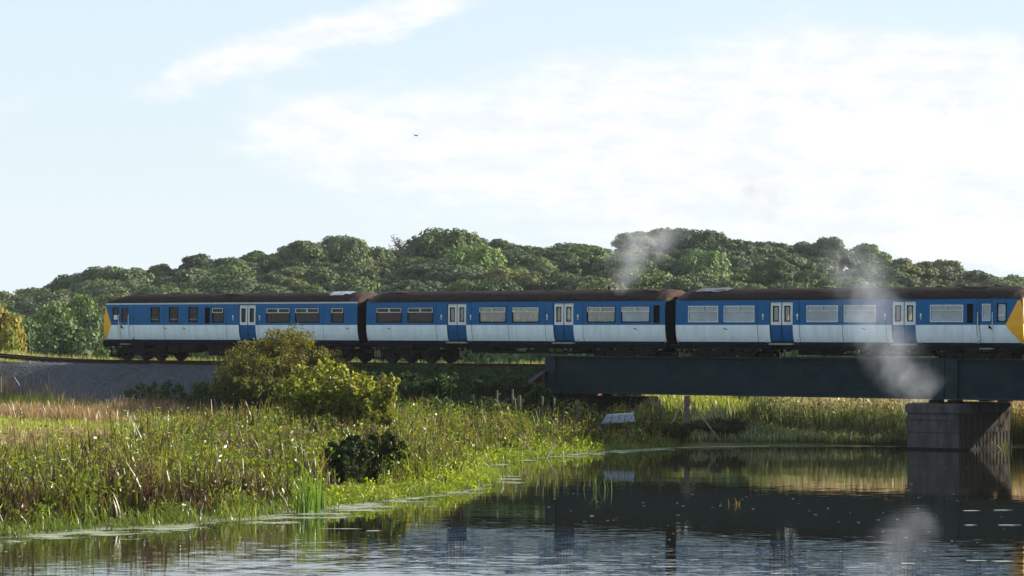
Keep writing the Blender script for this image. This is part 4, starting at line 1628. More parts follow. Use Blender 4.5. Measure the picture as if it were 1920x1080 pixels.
def make_reeds():
    rng = np.random.default_rng(1)
    vg = Veg()
    def dens(P):
        d = shore_dist(P[:, 0], P[:, 1])
        u = screen_u(P)
        wid = np.interp(u, [-1000, -300, -100, 100, 300], [13, 16, 14, 9, 7.5])
        f = np.clip((d - .3) / .4, 0, 1) * np.clip((wid - d) / 3.5, 0, 1)
        f *= (u > -1150) & (u < 310)
        f *= ~((np.abs(P[:, 0] + 5.25) < .9) & (P[:, 1] > 104.5) & (P[:, 1] < 111))
        return f
    ncl = 2500
    Cc = scatter(rng, ncl, -21, 7.6, 84, 156, dens)
    pt = patchy(Cc, .45, 3.0)
    u = screen_u(Cc)
    cr = rng.uniform(.12, .42, ncl)
    chh = rng.uniform(.55, 1.10, ncl) * (.72 + .5 * patchy(Cc, .9, 8.0))
    caz = rng.uniform(0, 6.283, ncl)
    cle = rng.uniform(.02, .30, ncl)
    r_ = rng.random(ncl)
    pb = np.clip(.29 + 1.2 * (pt - .45) + .04 * (u < -60), .06, .78)
    kind = np.where(r_ < pb, 2, np.where(r_ < pb + (1 - pb) * .45, 0, 1))
    per = rng.integers(14, 30, ncl)
    idx = np.repeat(np.arange(ncl), per)
    n = len(idx)
    P = Cc[idx] + rng.normal(0, 1, (n, 2)) * cr[idx][:, None]
    d = shore_dist(P[:, 0], P[:, 1])
    ok = (d > .15) & ~((np.abs(P[:, 0] + 5.25) < .8) & (P[:, 1] > 104.5) & (P[:, 1] < 110.5))
    P, idx, d = P[ok], idx[ok], d[ok]
    n = len(P)
    k_ = kind[idx]
    h = reed_height(P) * np.clip(d / 1.5, .6, 1.0) * chh[idx] * rng.uniform(.55, 1.15, n)
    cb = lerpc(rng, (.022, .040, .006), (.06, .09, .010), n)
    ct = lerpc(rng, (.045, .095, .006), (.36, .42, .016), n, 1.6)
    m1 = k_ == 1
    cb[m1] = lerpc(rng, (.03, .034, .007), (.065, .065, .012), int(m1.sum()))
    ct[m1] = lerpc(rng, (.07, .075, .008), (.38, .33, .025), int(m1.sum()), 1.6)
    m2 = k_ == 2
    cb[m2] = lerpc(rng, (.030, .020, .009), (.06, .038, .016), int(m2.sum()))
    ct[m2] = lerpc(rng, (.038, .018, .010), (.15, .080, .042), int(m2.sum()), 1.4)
    straw = rng.random(n) < .03
    ct[straw] = lerpc(rng, (.24, .20, .11), (.40, .34, .22), int(straw.sum()))
    az = caz[idx] + rng.normal(0, 1.1, n)
    lean = np.abs(cle[idx] + rng.normal(0, .20, n))
    droop = np.where(rng.random(n) < .5, rng.uniform(.3, 1.05, n), rng.uniform(0, .15, n))
    w = np.where(straw, rng.uniform(.02, .045, n), rng.uniform(.032, .095, n))
    cb *= .42  # bases darkened for shade between stems; the few bright tips act as highlights
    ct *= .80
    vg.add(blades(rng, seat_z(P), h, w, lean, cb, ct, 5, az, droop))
    # bent and broken leaves and dead seed heads
    k = 22000
    i_ = rng.integers(0, n, k)
    B = seat_z(P[i_])
    B[:, 2] += h[i_] * rng.uniform(.25, 1.0, k)
    cl = lerpc(rng, (.06, .03, .016), (.24, .14, .08), k)
    gr = k_[i_] < 2
    cl[gr] = lerpc(rng, (.12, .15, .015), (.40, .40, .04), int(gr.sum()))
    wl = rng.random(k) < .07
    cl[wl] = lerpc(rng, (.45, .40, .28), (.66, .62, .50), int(wl.sum()))
    vg.add(cards(rng, B + rng.normal(0, .09, (k, 3)), rng.normal(size=(k, 3)), rng.uniform(.10, .34, k), rng.uniform(.02, .05, k), cl, (0, 0, .7)))
    # broad leaves of docks and nettles among the stems
    ncb = 760
    Q = scatter(rng, ncb, -21, 7.6, 84, 156, dens)
    i_ = np.repeat(np.arange(ncb), rng.integers(25, 85, ncb))
    k = len(i_)
    QP = Q[i_] + rng.normal(0, .24, (k, 2))
    B = seat_z(QP)
    B[:, 2] += rng.random(k) ** .8 * (reed_height(QP) * np.clip(shore_dist(QP[:, 0], QP[:, 1]) / 1.8, .4, 1) * rng.uniform(.5, 1.0, ncb)[i_])
    tone = rng.random(ncb)[i_][:, None]
    cl = lerpc(rng, (.025, .055, .006), (.09, .15, .012), k) * (1 - tone) + lerpc(rng, (.08, .12, .006), (.30, .34, .020), k) * tone
    vg.add(cards(rng, B, rng.normal(size=(k, 3)) + (0, 0, .6), rng.uniform(.08, .22, k), rng.uniform(.05, .11, k), cl))
    tag(vg.build('bank_reeds', 'reed_blade'), 'brown and green reeds and sedge along the near bank', 'reeds', kind='stuff')

    # low fresh growth at the water's edge
    vg = Veg()
    def dens2(P):
        d = shore_dist(P[:, 0], P[:, 1])
        u = screen_u(P)
        return np.clip((d + .5 + .9 * patchy(P, 1.4, 7.7)) / .5, 0, 1) * np.clip((1.6 - d) / .8, 0, 1) * (u > -1120) * (u < 320) * np.clip(.15 + 1.3 * patchy(P, 1.0, 4.4), .08, 1)
    n = 13000
    P = scatter(rng, n, -19, 8, 83, 154, dens2)
    B = seat_z(P)
    B[:, 2] = np.maximum(B[:, 2], -.02)
    h = rng.uniform(.15, .75, n) * (.35 + 1.1 * patchy(P, 1.3, 2.0))
    vg.add(blades(rng, B, h, rng.uniform(.018, .036, n), rng.uniform(.15, .8, n), lerpc(rng, (.03, .055, .008), (.08, .12, .014), n), lerpc(rng, (.09, .15, .012), (.36, .38, .05), n, 1.5), 3, None, rng.uniform(0, .8, n)))
    tag(vg.build('edge_grass', 'reed_blade'), 'bright green grass overhanging the edge of the pond', 'grass', kind='stuff')

    vg = Veg()
    def dens3(P):
        d = shore_dist(P[:, 0], P[:, 1])
        u = screen_u(P)
        z = np.interp(u, [-420, -330, -60, 20, 110, 230], [0, 1, 1, .75, .8, 0])
        f = np.clip((d + .8) / .5, 0, 1) * np.clip((.95 - d) / .6, 0, 1) * np.clip(2.2 * patchy(P, 1.9, 1.2) - .35, .06, 1)
        return z * f * np.clip(.2 + 1.1 * patchy(P, 1.1, 5.0), 0, 1)
    n = 14000
    P = scatter(rng, n, -8, 4.2, 98, 149, dens3)
    B = np.column_stack([P, np.maximum(height(P[:, 0], P[:, 1]), 0)])
    d = shore_dist(P[:, 0], P[:, 1])
    B[:, 2] += rng.random(n) ** 1.3 * np.clip(.10 + .30 * (d + 1.0) * (.4 + 1.2 * patchy(P, 1.6, 2.2)), .05, .75)
    vg.add(cards(rng, B, rng.normal(size=(n, 3)) + (0, 0, 1.0), rng.uniform(.05, .13, n), rng.uniform(.04, .10, n), lerpc(rng, (.14, .20, .010), (.36, .40, .02), n, 1.3)))
    tag(vg.build('watercress', 'leaf'), 'bright yellow green watercress spilling from bank onto the water', 'waterside plants', kind='stuff')


def make_meadow():
    rng = np.random.default_rng(2)
    def rail_clear(P):
        X, Y = world_to_rail(P[:, 0], P[:, 1])
        return np.clip((-5.4 - Y) / .8, 0, 1)
    vg = Veg()
    def dens(P):
        d = shore_dist(P[:, 0], P[:, 1])
        u = screen_u(P)
        return np.clip((d - 8) / 4, 0, 1) * (u > -1060) * (u < 330) * rail_clear(P)
    n = 60000
    P = scatter(rng, n, -32, 8, 95, 190, dens)
    pt = patchy(P, .25, 4.0)
    tall = (rng.random(n) < np.clip((pt - .52) * 2.6, .03, .8))
    h = np.where(tall, rng.uniform(.45, .95, n), rng.uniform(.14, .34, n))
    _, yr_ = world_to_rail(P[:, 0], P[:, 1])
    near_b = np.clip((yr_ + 12.5) / 4.0, 0, 1)
    h *= 1 + near_b * (.5 + .9 * (screen_u(P) < -840))
    cb = lerpc(rng, (.08, .13, .012), (.16, .21, .02), n)
    ct = lerpc(rng, (.22, .30, .02), (.48, .50, .07), n)
    cb[tall] = lerpc(rng, (.09, .07, .03), (.16, .12, .06), int(tall.sum()))
    ct[tall] = lerpc(rng, (.20, .10, .065), (.46, .31, .21), int(tall.sum()))
    w = np.where(tall, rng.uniform(.03, .06, n), rng.uniform(.03, .06, n))
    vg.add(blades(rng, seat_z(P), h, w, rng.uniform(.05, .4, n), cb, ct, 3, None, rng.uniform(0, .3, n)))
    tag(vg.build('meadow_grass', 'reed_blade'), 'rough sunlit meadow grass with pinkish dead seed heads before embankment', 'grass', kind='stuff')

    # rough grass beyond the bridge
    vg = Veg()
    def densf(P):
        X, Y = world_to_rail(P[:, 0], P[:, 1])
        d = shore_dist(P[:, 0], P[:, 1])
        u = screen_u(P)
        return (u > 40) & (u < 1150) & (d > 4) & ((Y > 4.5) | (X > 33.5))
    n = 24000
    P = scatter(rng, n, 1, 48, 152, 232, densf)
    pt = patchy(P, .5, 9.0)
    vg.add(blades(rng, seat_z(P), rng.uniform(.4, 1.2, n) * (.5 + .8 * pt), rng.uniform(.05, .10, n), rng.uniform(.05, .4, n), lerpc(rng, (.07, .10, .015), (.13, .16, .02), n), lerpc(rng, (.20, .24, .03), (.42, .40, .10), n), 2, None, rng.uniform(0, .3, n)))
    tag(vg.build('field_grass', 'reed_blade'), 'rough tall grass on the low ground beyond the bridge', 'grass', kind='stuff')

    # ivy and brambles trailing over the slope next to the bridge
    vg = Veg()
    n = 34000
    X = rng.uniform(12.5, 33.2, n)
    Y = -rng.uniform(2.1, 7.2, n)
    Z = np.interp(-Y, [1.9, 2.5, 3.0, 4.0, 5.2, 6.4, 9.5], [-.24, -.33, -.52, -1.02, -1.62, -2.15, -3.4])
    W = np.stack([OX + X * TC + Y * TS, OY - X * TS + Y * TC, OZ + Z], 1)
    pt = patchy(W[:, :2], .9, 2.0)
    W[:, 2] += rng.random(n) * (.10 + .50 * np.clip(pt, 0, 1)) * np.clip((-Y - 1.9) / .8, .15, 1)
    vg.add(cards(rng, W, rng.normal(size=(n, 3)) * .8 + (-.5, -.6, .7), rng.uniform(.08, .17, n), rng.uniform(.07, .13, n), lerpc(rng, (.018, .038, .012), (.05, .09, .022), n)))
    tag(vg.build('slope_ivy', 'leaf'), 'dark green ivy and brambles covering the embankment slope by the bridge', 'ivy', kind='stuff')

    # grass along the track: behind it and in tufts on the ballast
    vg = Veg()
    n = 16000
    X = rng.uniform(-28, 62, n)
    Y = np.where(X > 33, rng.uniform(2.6, 4.5, n), rng.uniform(2.0, 3.8, n))
    sh = np.array([line_at(a) for a in X])
    Z = np.where(Y > 2.6, -.33 - (Y - 2.6) * .37, -.28)
    W = np.array([rail_to_world(a, b + s_[0], c + s_[1]) for a, b, c, s_ in zip(X, Y, Z, sh)])
    pt = patchy(W[:, :2], .7, 6.0)
    far_h = rng.uniform(.18, .5, n) * (.45 + .9 * pt)
    vg.add(blades(rng, W, far_h, rng.uniform(.02, .05, n), rng.uniform(.05, .5, n), lerpc(rng, (.12, .14, .03), (.2, .2, .05), n), lerpc(rng, (.30, .30, .07), (.50, .44, .16), n), 2))
    n = 1500
    X = np.concatenate([rng.normal(-9.5, 1.6, n), rng.normal(-14, 2.0, n // 2)])
    Y = np.concatenate([rng.uniform(-2.3, -1.7, n), rng.uniform(-2.4, -1.7, n // 2)])
    W = np.array([rail_to_world(a, b + line_at(a)[0], -.30 + line_at(a)[1]) for a, b in zip(X, Y)])
    m_ = len(W)
    vg.add(blades(rng, W, rng.uniform(.08, .22, m_), np.full(m_, .04), rng.uniform(.1, .6, m_), lerpc(rng, (.10, .13, .03), (.2, .2, .05), m_), lerpc(rng, (.26, .28, .07), (.4, .38, .12), m_), 2))
    tag(vg.build('trackside_grass', 'reed_blade'), 'sunlit yellow grass growing beside the rails', 'grass', kind='stuff')

    # beds of tall reeds with pink plumes beyond the water
    vg = Veg()
    def dens4(P):
        d = shore_dist(P[:, 0], P[:, 1])
        u = screen_u(P)
        lim = np.interp(u, [290, 420, 500, 1100], [3.2, 7.0, 14.0, 18.0])
        return np.clip((d - .2) / .5, 0, 1) * np.clip((lim - d) / 2.5, 0, 1) * ((u > 285) & (u < 1400)) * np.clip(.4 + 1.0 * patchy(P, .8, 7.0), 0, 1)
    n = 44000
    P = scatter(rng, n, 6, 38, 145, 178, dens4)
    u = screen_u(P)
    hh = np.interp(u, [285, 360, 430, 560, 1100], [.9, 1.35, 1.8, 2.15, 2.2])
    h = hh * rng.uniform(.62, 1.08, n)
    d = shore_dist(P[:, 0], P[:, 1])
    _, ry_ = world_to_rail(P[:, 0], P[:, 1])
    h *= np.where(u > 400, np.clip(.30 + (ry_ - .4) * .36, .30, 1.08), np.clip(.34 + d * .15, 0, 1.08))
    pale = rng.random(n) < .5
    cb = lerpc(rng, (.035, .055, .012), (.07, .10, .018), n)
    ct = lerpc(rng, (.10, .15, .03), (.22, .25, .06), n)
    ct[pale] = lerpc(rng, (.26, .28, .16), (.58, .58, .44), int(pale.sum()))
    autumn = (u > 920) & (rng.random(n) < .6)
    ct[autumn] = lerpc(rng, (.22, .12, .03), (.36, .2, .06), int(autumn.sum()))
    ct *= 1.3  # colours lightened in place of the sun that the deck shuts out
    cb *= 1.3
    B = seat_z(P)
    vg.add(blades(rng, B, h, rng.uniform(.03, .06, n), rng.uniform(.03, .25, n), cb, ct, 3, None, rng.uniform(0, .25, n)))
    # side leaves, their pale tones standing in for sunlight on them
    k = 24000
    i_ = rng.integers(0, n, k)
    T = B[i_].copy()
    T[:, 2] += h[i_] * rng.uniform(.35, .9, k)
    T += rng.normal(0, .06, (k, 3))
    cl = lerpc(rng, (.12, .19, .04), (.32, .37, .12), k)
    wl = rng.random(k) < .45
    cl[wl] = lerpc(rng, (.30, .31, .22), (.50, .50, .40), int(wl.sum()))
    vg.add(cards(rng, T, rng.normal(size=(k, 3)), rng.uniform(.14, .32, k), rng.uniform(.02, .045, k), cl, (0, 0, .3)))
    # plumes
    ok = np.where((u > 420) & (h > 1.55))[0]
    k = 17000
    i_ = ok[rng.integers(0, len(ok), k)]
    T = B[i_].copy()
    T[:, 2] += h[i_] + rng.uniform(-.25, .10, k)
    T[:, :2] += rng.normal(0, .06, (k, 2))
    vg.add(cards(rng, T, rng.normal(size=(k, 3)), rng.uniform(.14, .30, k), rng.uniform(.06, .13, k), lerpc(rng, (.36, .22, .17), (.62, .44, .36), k), (0, 0, 1.6)))
    tag(vg.build('far_reeds', 'reed_blade'), 'tall pale reeds with pinkish plumes on the far bank under the bridge', 'reeds', kind='stuff')


make_reeds()
make_meadow()


# ------------------------------------------------------------------ single clumps, posts, branches
def clump(name, px, py, seed, n, h, spread, label, cols, wd=.035, lean=(.05, .35), droop=.2):
    rng = np.random.default_rng(seed)
    x, y = onwater(px, py)
    B = np.column_stack([rng.normal(0, spread, n), rng.normal(0, spread * .5, n), np.full(n, -.12)])
    o = Veg().add(blades(rng, B, h * rng.uniform(.5, 1.05, n), np.full(n, wd) * rng.uniform(.7, 1.2, n), rng.uniform(*lean, n), lerpc(rng, cols[0], cols[1], n), lerpc(rng, cols[1], cols[2], n), 5, None, rng.uniform(0, droop, n))).build(name, 'reed_blade')
    o.location = (x, y, 0)
    tag(o, label, 'water plant')
    return o


GC = ((.04, .09, .012), (.10, .20, .02), (.30, .38, .05))
clump('iris_clump', 572, 962, 51, 46, 2.1, .22, 'tall upright green iris clump standing in water off the near bank', GC, .05, (.04, .40), .3)
clump('iris_clump', 600, 955, 52, 22, 1.6, .16, 'shorter iris clump right beside the tall upright one', GC, .04, (.02, .25), .12)
clump('iris_clump', 455, 978, 53, 30, 1.3, .30, 'yellowing iris clump arching over the bank edge left of the tall iris', ((.06, .09, .012), (.18, .22, .02), (.42, .36, .05)), .04, (.2, .7), .4)
clump('reed_clump', 1122, 918, 54, 16, 1.05, .20, 'lone green reed clump out in the open water', ((.05, .09, .02), (.12, .17, .03), (.20, .24, .05)), .035, (.05, .45), .35)
clump('reed_clump', 1376, 946, 55, 9, .42, .12, 'tiny brown reed tuft in open water below the girder', ((.10, .09, .03), (.2, .15, .05), (.3, .22, .08)), .03, (.1, .6), .4)
clump('reed_clump', 1878, 842, 56, 10, .75, .20, 'small green reed tuft at the right foot of the pier', GC, .03, (.1, .6), .3)

GP = 'weathered fence posts along the foot of the embankment'
posts = [(931, 733, 764, 152.5, 'leaning'), (961, 731, 768, 152.0, 'upright'), (975, 742, 770, 151.2, 'short'), (1017, 744, 775, 151.0, 'thin'), (1038, 747, 772, 150.6, 'tilted'), (1083, 750, 776, 150.4, 'grey'), (1237, 750, 778, 153, 'dark')]
names_ = ['first weathered fence post left of the girder end', 'second fence post close to the paired short one', 'short fence post right next to the second post', 'fence post directly under the girder left end', 'tilted pale fence post just right of girder end', 'fence post left of the pale metal sheet', 'dark slim fence post left of the stout strutted post']
for (px, y0, y1, dist, k), nm in zip(posts, names_):
    x, y, zt = at(px, y0, dist)
    g = hz(x, y)
    hgt = max(zt - g, .5)
    o = MB()
    o.cyl((0, 0, -.3), (.03 if k in ('tilted', 'leaning') else 0, 0, hgt), .058, .05, n=8)
    o.cyl((.03 if k in ('tilted', 'leaning') else 0, 0, hgt), (.03 if k in ('tilted', 'leaning') else 0, 0, hgt + .03), .05, .02, n=8)
    ob = o.build('fence_post', 'post_wood')
    ob.location = (x, y, g)
    tag(ob, nm, 'fence post', GP)
x, y, zt = at(1288, 743, 151)
g = hz(x, y)
e = empty('strainer_post', loc=(x, y, g))
tag(e, 'stout pale square fence post with two slanting struts', 'fence post')
hh = zt - g
MB().box(-.13, .13, -.12, .12, -.3, hh).box(-.10, .10, -.09, .09, hh, hh + .03).build('post', 'post_wood', e)
MB().bar((.10, 0, hh * .93), (1.55, .2, .05), .06, .06).build('strut', 'dead_wood', e)
MB().bar((-.10, 0, hh * .93), (-1.1, .1, .2), .05, .05).build('strut', 'dead_wood', e)

x, y, zt = at(1160, 770, 150.5)
g = hz(x, y)
e = empty('metal_trough', loc=(x, y, zt - .50))
e.rotation_euler = (R(4), R(-4), R(-6))
tag(e, 'pale blue grey upturned metal trough lying behind the reeds', 'metal trough')
tm = MB()
L_, W_, H_ = 1.6, .8, .34
tm.poly([(-L_ / 2, -W_ / 2, 0), (L_ / 2, -W_ / 2, 0), (L_ / 2 - .04, -W_ / 2 + .1, H_), (-L_ / 2 + .25, -W_ / 2 + .1, H_)])
tm.poly([(L_ / 2, W_ / 2, 0), (-L_ / 2, W_ / 2, 0), (-L_ / 2 + .25, W_ / 2 - .1, H_), (L_ / 2 - .04, W_ / 2 - .1, H_)])
tm.poly([(-L_ / 2 + .25, -W_ / 2 + .1, H_), (L_ / 2 - .04, -W_ / 2 + .1, H_), (L_ / 2 - .04, W_ / 2 - .1, H_), (-L_ / 2 + .25, W_ / 2 - .1, H_)])
tm.poly([(-L_ / 2, W_ / 2, 0), (-L_ / 2, -W_ / 2, 0), (-L_ / 2 + .25, -W_ / 2 + .1, H_), (-L_ / 2 + .25, W_ / 2 - .1, H_)])
tm.poly([(L_ / 2, -W_ / 2, 0), (L_ / 2, W_ / 2, 0), (L_ / 2 - .04, W_ / 2 - .1, H_), (L_ / 2 - .04, -W_ / 2 + .1, H_)], 1)
tm.build('shell', ['sheet_metal', 'under_black'], e)
rm_ = MB()
for k in range(7):
    xx = -L_ / 2 + .3 + k * .19
    MB().box(xx, xx + .03, -W_ / 2 + .05, -W_ / 2 + .10, .05, H_ * .9).build('rib', 'sheet_metal', e)
MB().box(-L_ / 2 - .03, L_ / 2 + .03, -W_ / 2 - .03, -W_ / 2, -.03, .04).build('rim', 'sheet_metal', e)

x, y, z = at(2, 704, 170)
o = MB().box(-.03, .03, -.03, .03, -.9, -.05).box(-.022, .022, -.022, .022, -.05, -.02).build('marker_post', 'grey_metal')
o.location = (x, y, z)
tag(o, 'small pale marker post at the far left edge by the gravel', 'post')


def branch(name, a, b, dist_pts, label, seed):
    rng = np.random.default_rng(seed)
    p0, p1 = Vector((*onwater(*a), -.1)), Vector(at(b[0], b[1], onwater(*a)[1] + .4))
    mb = MB()
    mid = (p0 + p1) / 2 + Vector((0, 0, .12))
    mb.tube([tuple(p0), tuple(mid), tuple(p1)], [.035, .028, .012], 6)
    for k in range(3):
        q = p0.lerp(p1, .4 + .18 * k)
        mb.tube([tuple(q), tuple(q + Vector((rng.uniform(-.4, .4), rng.uniform(-.2, .2), rng.uniform(.15, .5))))], [.015, .006], 5)
    o = mb.build(name, 'dead_wood')
    tag(o, label, 'branch')


branch('dead_branch', (1003, 858), (976, 822), None, 'leaning dead branch poking from watercress into the water', 61)
branch('dead_branch', (1022, 860), (1046, 832), None, 'thin dead twig right of the leaning branch in watercress', 62)
branch('dead_branch', (545, 960), (522, 922), None, 'thin bent stick in water left of the tall iris clump', 63)
branch('dead_branch', (1880, 843), (1858, 833), None, 'short pale stick resting at the pier foot', 64)


# floating weed and bits
def make_floating():
    rng = np.random.default_rng(9)
    mb_v, mb_f = [], []
    def disc(x, y, rx, ry, z, n=14, rot=0.0):
        t = np.linspace(0, 2 * np.pi, n, endpoint=False)
        r = 1 + .28 * np.sin(t * 2 + rng.uniform(0, 6)) + .22 * np.sin(t * 3 + rng.uniform(0, 6)) + rng.normal(0, .10, n)
        b = len(mb_v)
        for a, q in zip(t, r):
            mb_v.append((x + rx * q * math.cos(a), y + ry * q * math.sin(a), z))
        mb_f.append(tuple(range(b, b + n)))
    # thin mats hugging the shore: a sheet of small cells, thinning out away from the bank
    c = .3
    gx, gy = np.meshgrid(np.arange(-22, 34, c), np.arange(82, 160, c))
    d = shore_dist(gx, gy)
    uu = FPX * gx / gy
    wid = np.interp(uu, [-1000, -640, -560, -260, -60, 60, 130, 350, 420, 760, 1000], [2.4, 3.0, 1.3, 2.6, 1.3, 1.0, 1.6, 1.6, 1.1, .8, .7])
    wid = 1.9 * wid * (.35 + 1.1 * patchy(np.stack([gx.ravel(), gy.ravel()], 1), .7, 3.3).reshape(gx.shape))
    cov = np.clip(1 + d / np.maximum(wid, .2), 0, 1) * (d < .4) * (uu > -1150) * (uu < 1100)
    V = np.stack([gx.ravel(), gy.ravel(), np.full(gx.size, .006)], 1)
    ny, nx_ = gx.shape
    i_ = (np.arange(ny - 1)[:, None] * nx_ + np.arange(nx_ - 1)[None]).ravel()
    F = np.stack([i_, i_ + 1, i_ + nx_ + 1, i_ + nx_], 1)
    cf = cov.ravel()
    F = F[(cf[F].max(1) > .01)]
    used = np.unique(F)
    remap = np.zeros(len(V), int)
    remap[used] = np.arange(len(used))
    me = mesh_np('duckweed', V[used], remap[F], np.repeat(cf[used][:, None], 3, 1), ('duckweed',))
    o = bpy.data.objects.new('duckweed', me)
    COL.objects.link(o)
    tag(o, 'pale green mats of duckweed along the water edge', 'duckweed', kind='stuff')
    mb_v.clear(); mb_f.clear()
    for k in range(330):
        px = rng.uniform(0, 1940)
        py = 843 + rng.random() ** 1.2 * 240
        x, y = onwater(px, py)
        if float(shore_dist(np.array([x]), np.array([y]))[0]) > -.3: continue
        s = rng.uniform(.015, .042)
        disc(x, y, s * 1.3, s, .012, 7)
    for px, py, w in ((1705 + 115, 958, .5), (1880, 957, .55), (1890, 985, .6), (1820, 985, .35), (640, 992, .8), (700, 996, .4), (1830, 1052, .35), (1880, 1053, .5), (1700, 1057, .35), (1110, 968, .12)):
        x, y = onwater(px, py)
        disc(x, y, w * .62, .07, .012, 14)
    me = bpy.data.meshes.new('floating_debris')
    me.from_pydata(mb_v, [], mb_f)
    me.materials.append(MATS['petal_pale'])
    o = bpy.data.objects.new('floating_debris', me)
    COL.objects.link(o)
    tag(o, 'pale flecks and leaves floating on the open water', 'floating leaves', kind='stuff')


make_floating()


# bird
def make_bird():
    x, y, z = at(779, 254, 210)
    e = empty('bird', loc=(x, y, z))
    e.rotation_euler = (R(10), R(15), R(55))
    tag(e, 'tiny dark bird flying in the sky above the middle coach', 'bird')
    bm = MB()
    prof = [(-.16, .004), (-.10, .022), (-.02, .035), (.05, .032), (.10, .018), (.125, .022), (.145, .018), (.165, .004)]
    bm.tube([(a, 0, 0) for a, _ in prof], [r for _, r in prof], 8)
    bm.poly([(-.14, .02, 0), (-.14, -.02, 0), (-.23, -.045, 0), (-.23, .045, 0)])
    bm.build('body', 'bird_dark', e)
    for s in (-1, 1):
        w = MB()
        pts = [(.07, .02 * s, .01), (.09, .13 * s, .06), (.02, .27 * s, .05), (-.05, .15 * s, .05), (-.05, .02 * s, .01)]
        w.poly(pts).poly([(a, b, c - .008) for a, b, c in reversed(pts)])
        w.build('wing', 'bird_dark', e)


make_bird()


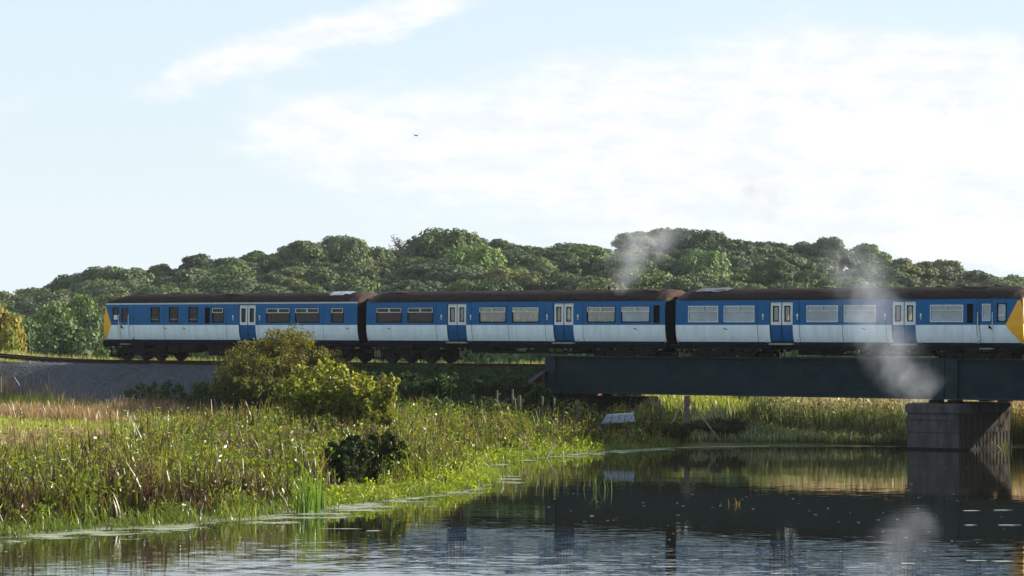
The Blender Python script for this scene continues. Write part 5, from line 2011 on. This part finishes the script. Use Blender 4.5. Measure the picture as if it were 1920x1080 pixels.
# ------------------------------------------------------------------ smoke and haze
def make_smoke(name, label, path, radii, dens, colr, seed, scale=.8):
    """a plume: a closed tube along a path, filled with a density that is thickest along the axis"""
    pts = [Vector(p_) for p_ in path]
    n = len(pts)
    c0 = pts[0]
    rng = np.random.default_rng(seed)
    V, F = [], []
    ns = 14
    for i_, p_ in enumerate(pts):
        d = (pts[min(i_ + 1, n - 1)] - pts[max(i_ - 1, 0)]).normalized()
        a = d.cross(Vector((0, 1, 0))).normalized()
        b = a.cross(d).normalized()
        for k in range(ns):
            t = 2 * math.pi * k / ns
            r = radii[i_] * (.02 if i_ in (0, n - 1) else 1.0)
            V.append(tuple(p_ - c0 + (a * math.cos(t) + b * math.sin(t)) * r))
    for i_ in range(n - 1):
        for k in range(ns):
            F.append((i_ * ns + k, i_ * ns + (k + 1) % ns, (i_ + 1) * ns + (k + 1) % ns, (i_ + 1) * ns + k))
    F.append(tuple(range(ns - 1, -1, -1)))
    F.append(tuple((n - 1) * ns + k for k in range(ns)))
    me = bpy.data.meshes.new(name)
    me.from_pydata(V, [], F)
    bm = bmesh.new()
    bm.from_mesh(me)
    bmesh.ops.recalc_face_normals(bm, faces=bm.faces)
    bm.to_mesh(me)
    bm.free()
    o = bpy.data.objects.new(name, me)
    COL.objects.link(o)
    o.location = c0
    tag(o, label, 'smoke', kind='stuff')
    m, nt, out = new_mat(name + str(seed))
    tc = node(nt, 'ShaderNodeTexCoord')
    x, y, z = sep(nt, tc.outputs['Object'])
    # axis position as a function of height, by piecewise curves
    zs = [(p_ - c0).z for p_ in pts]
    z0, z1 = min(zs), max(zs)
    order = sorted(range(n), key=lambda i_: zs[i_])
    tz = (z - z0) / (z1 - z0)

    def curve(vals):
        c = np.polyfit([(zs[i_] - z0) / (z1 - z0) for i_ in order], [vals[i_] for i_ in order], 3)
        return ((tz * float(c[0]) + float(c[1])) * tz + float(c[2])) * tz + float(c[3])
    ax = curve([(p_ - c0).x for p_ in pts])
    ay = curve([(p_ - c0).y for p_ in pts])
    rr = curve(radii)
    n1 = noise(nt, tc.outputs['Object'], scale, 4, .55, .4)
    n2 = noise(nt, comb(nt, x, y, z + 31.0), scale * 2.6, 3, .55)
    dx = (x - ax + (n2 - .5) * rr * .9) / rr
    dy = (y - ay) / rr
    r2 = dx * dx + dy * dy
    fall = (1.0 - r2.op('SQRT')).smooth(.0, .85)
    t = (z - z0) / (z1 - z0)
    ends = t.smooth(0, .10) * t.smooth(.55, 1.0, 1.0, 0.0)
    den = fall * ends * n1.smooth(.32, .72) * n2.smooth(.25, .65, .45, 1.0) * dens
    pv = node(nt, 'ShaderNodeVolumePrincipled')
    pv.inputs['Color'].default_value = (*colr, 1)
    pv.inputs['Anisotropy'].default_value = .2
    nt.links.new(den.k, pv.inputs['Density'])
    nt.links.new(pv.outputs[0], out.inputs['Volume'])
    me.materials.append(m)
    try:
        m.cycles.volume_sampling = 'MULTIPLE_IMPORTANCE'
    except Exception:
        pass
    return o


WH = (.74, .80, .90)
dA = 159.0
make_smoke('smoke', 'white exhaust plume rising from the middle coach roof before the wood', [at(1158, 560, dA), at(1162, 545, dA), at(1172, 520, dA), at(1190, 490, dA), at(1208, 460, dA + 1), at(1222, 425, dA + 1), at(1232, 390, dA + 2)],
           [.45, .75, 1.25, 1.8, 2.3, 2.5, 2.2], .40, WH, 71, .9)
dB = 141.0
make_smoke('smoke', 'thin drifting smoke crossing the right coach and the girder', [at(1725, 760, dB), at(1712, 735, dB), at(1695, 700, dB), at(1672, 660, dB), at(1650, 620, dB), at(1632, 580, dB), at(1618, 540, dB), at(1606, 490, dB), at(1596, 430, dB), at(1592, 370, dB)],
           [.9, 1.9, 2.0, 1.9, 1.9, 1.9, 2.0, 2.0, 2.0, 1.9], .24, WH, 72, .7)
make_smoke('smoke', 'thicker white puff of smoke low against the girder left of the pier', [at(1735, 762, dB - 1), at(1722, 738, dB - 1), at(1708, 712, dB - 1), at(1690, 685, dB - 1), at(1672, 655, dB - 1)],
           [.8, 1.8, 1.9, 1.6, 1.0], .18, WH, 73, 1.0)
make_smoke('smoke', 'faint brownish smoke drifting in the sky right of the white plume', [at(1432, 430, 190), at(1430, 400, 190), at(1428, 365, 190), at(1432, 330, 190), at(1440, 300, 190)], [1.0, 1.9, 2.1, 1.9, 1.0], .22, (.42, .38, .36), 74, .8)

hb = MB()
xs_, y0_, y1_, zb_, zt_ = 420.0, -230.0, 790.0, -2.6, 42.0
hb.box(-xs_, xs_, y0_, y1_, zb_, zt_)
hm, nt, out = new_mat('haze_air')
pv = node(nt, 'ShaderNodeVolumePrincipled')
pv.inputs['Color'].default_value = (.80, .88, 1.0, 1)
pv.inputs['Density'].default_value = .00005
nt.links.new(pv.outputs[0], out.inputs['Volume'])
hz_o = hb.build('haze', 'haze_air')
tag(hz_o, kind='stuff')
bpy.context.view_layer.update()
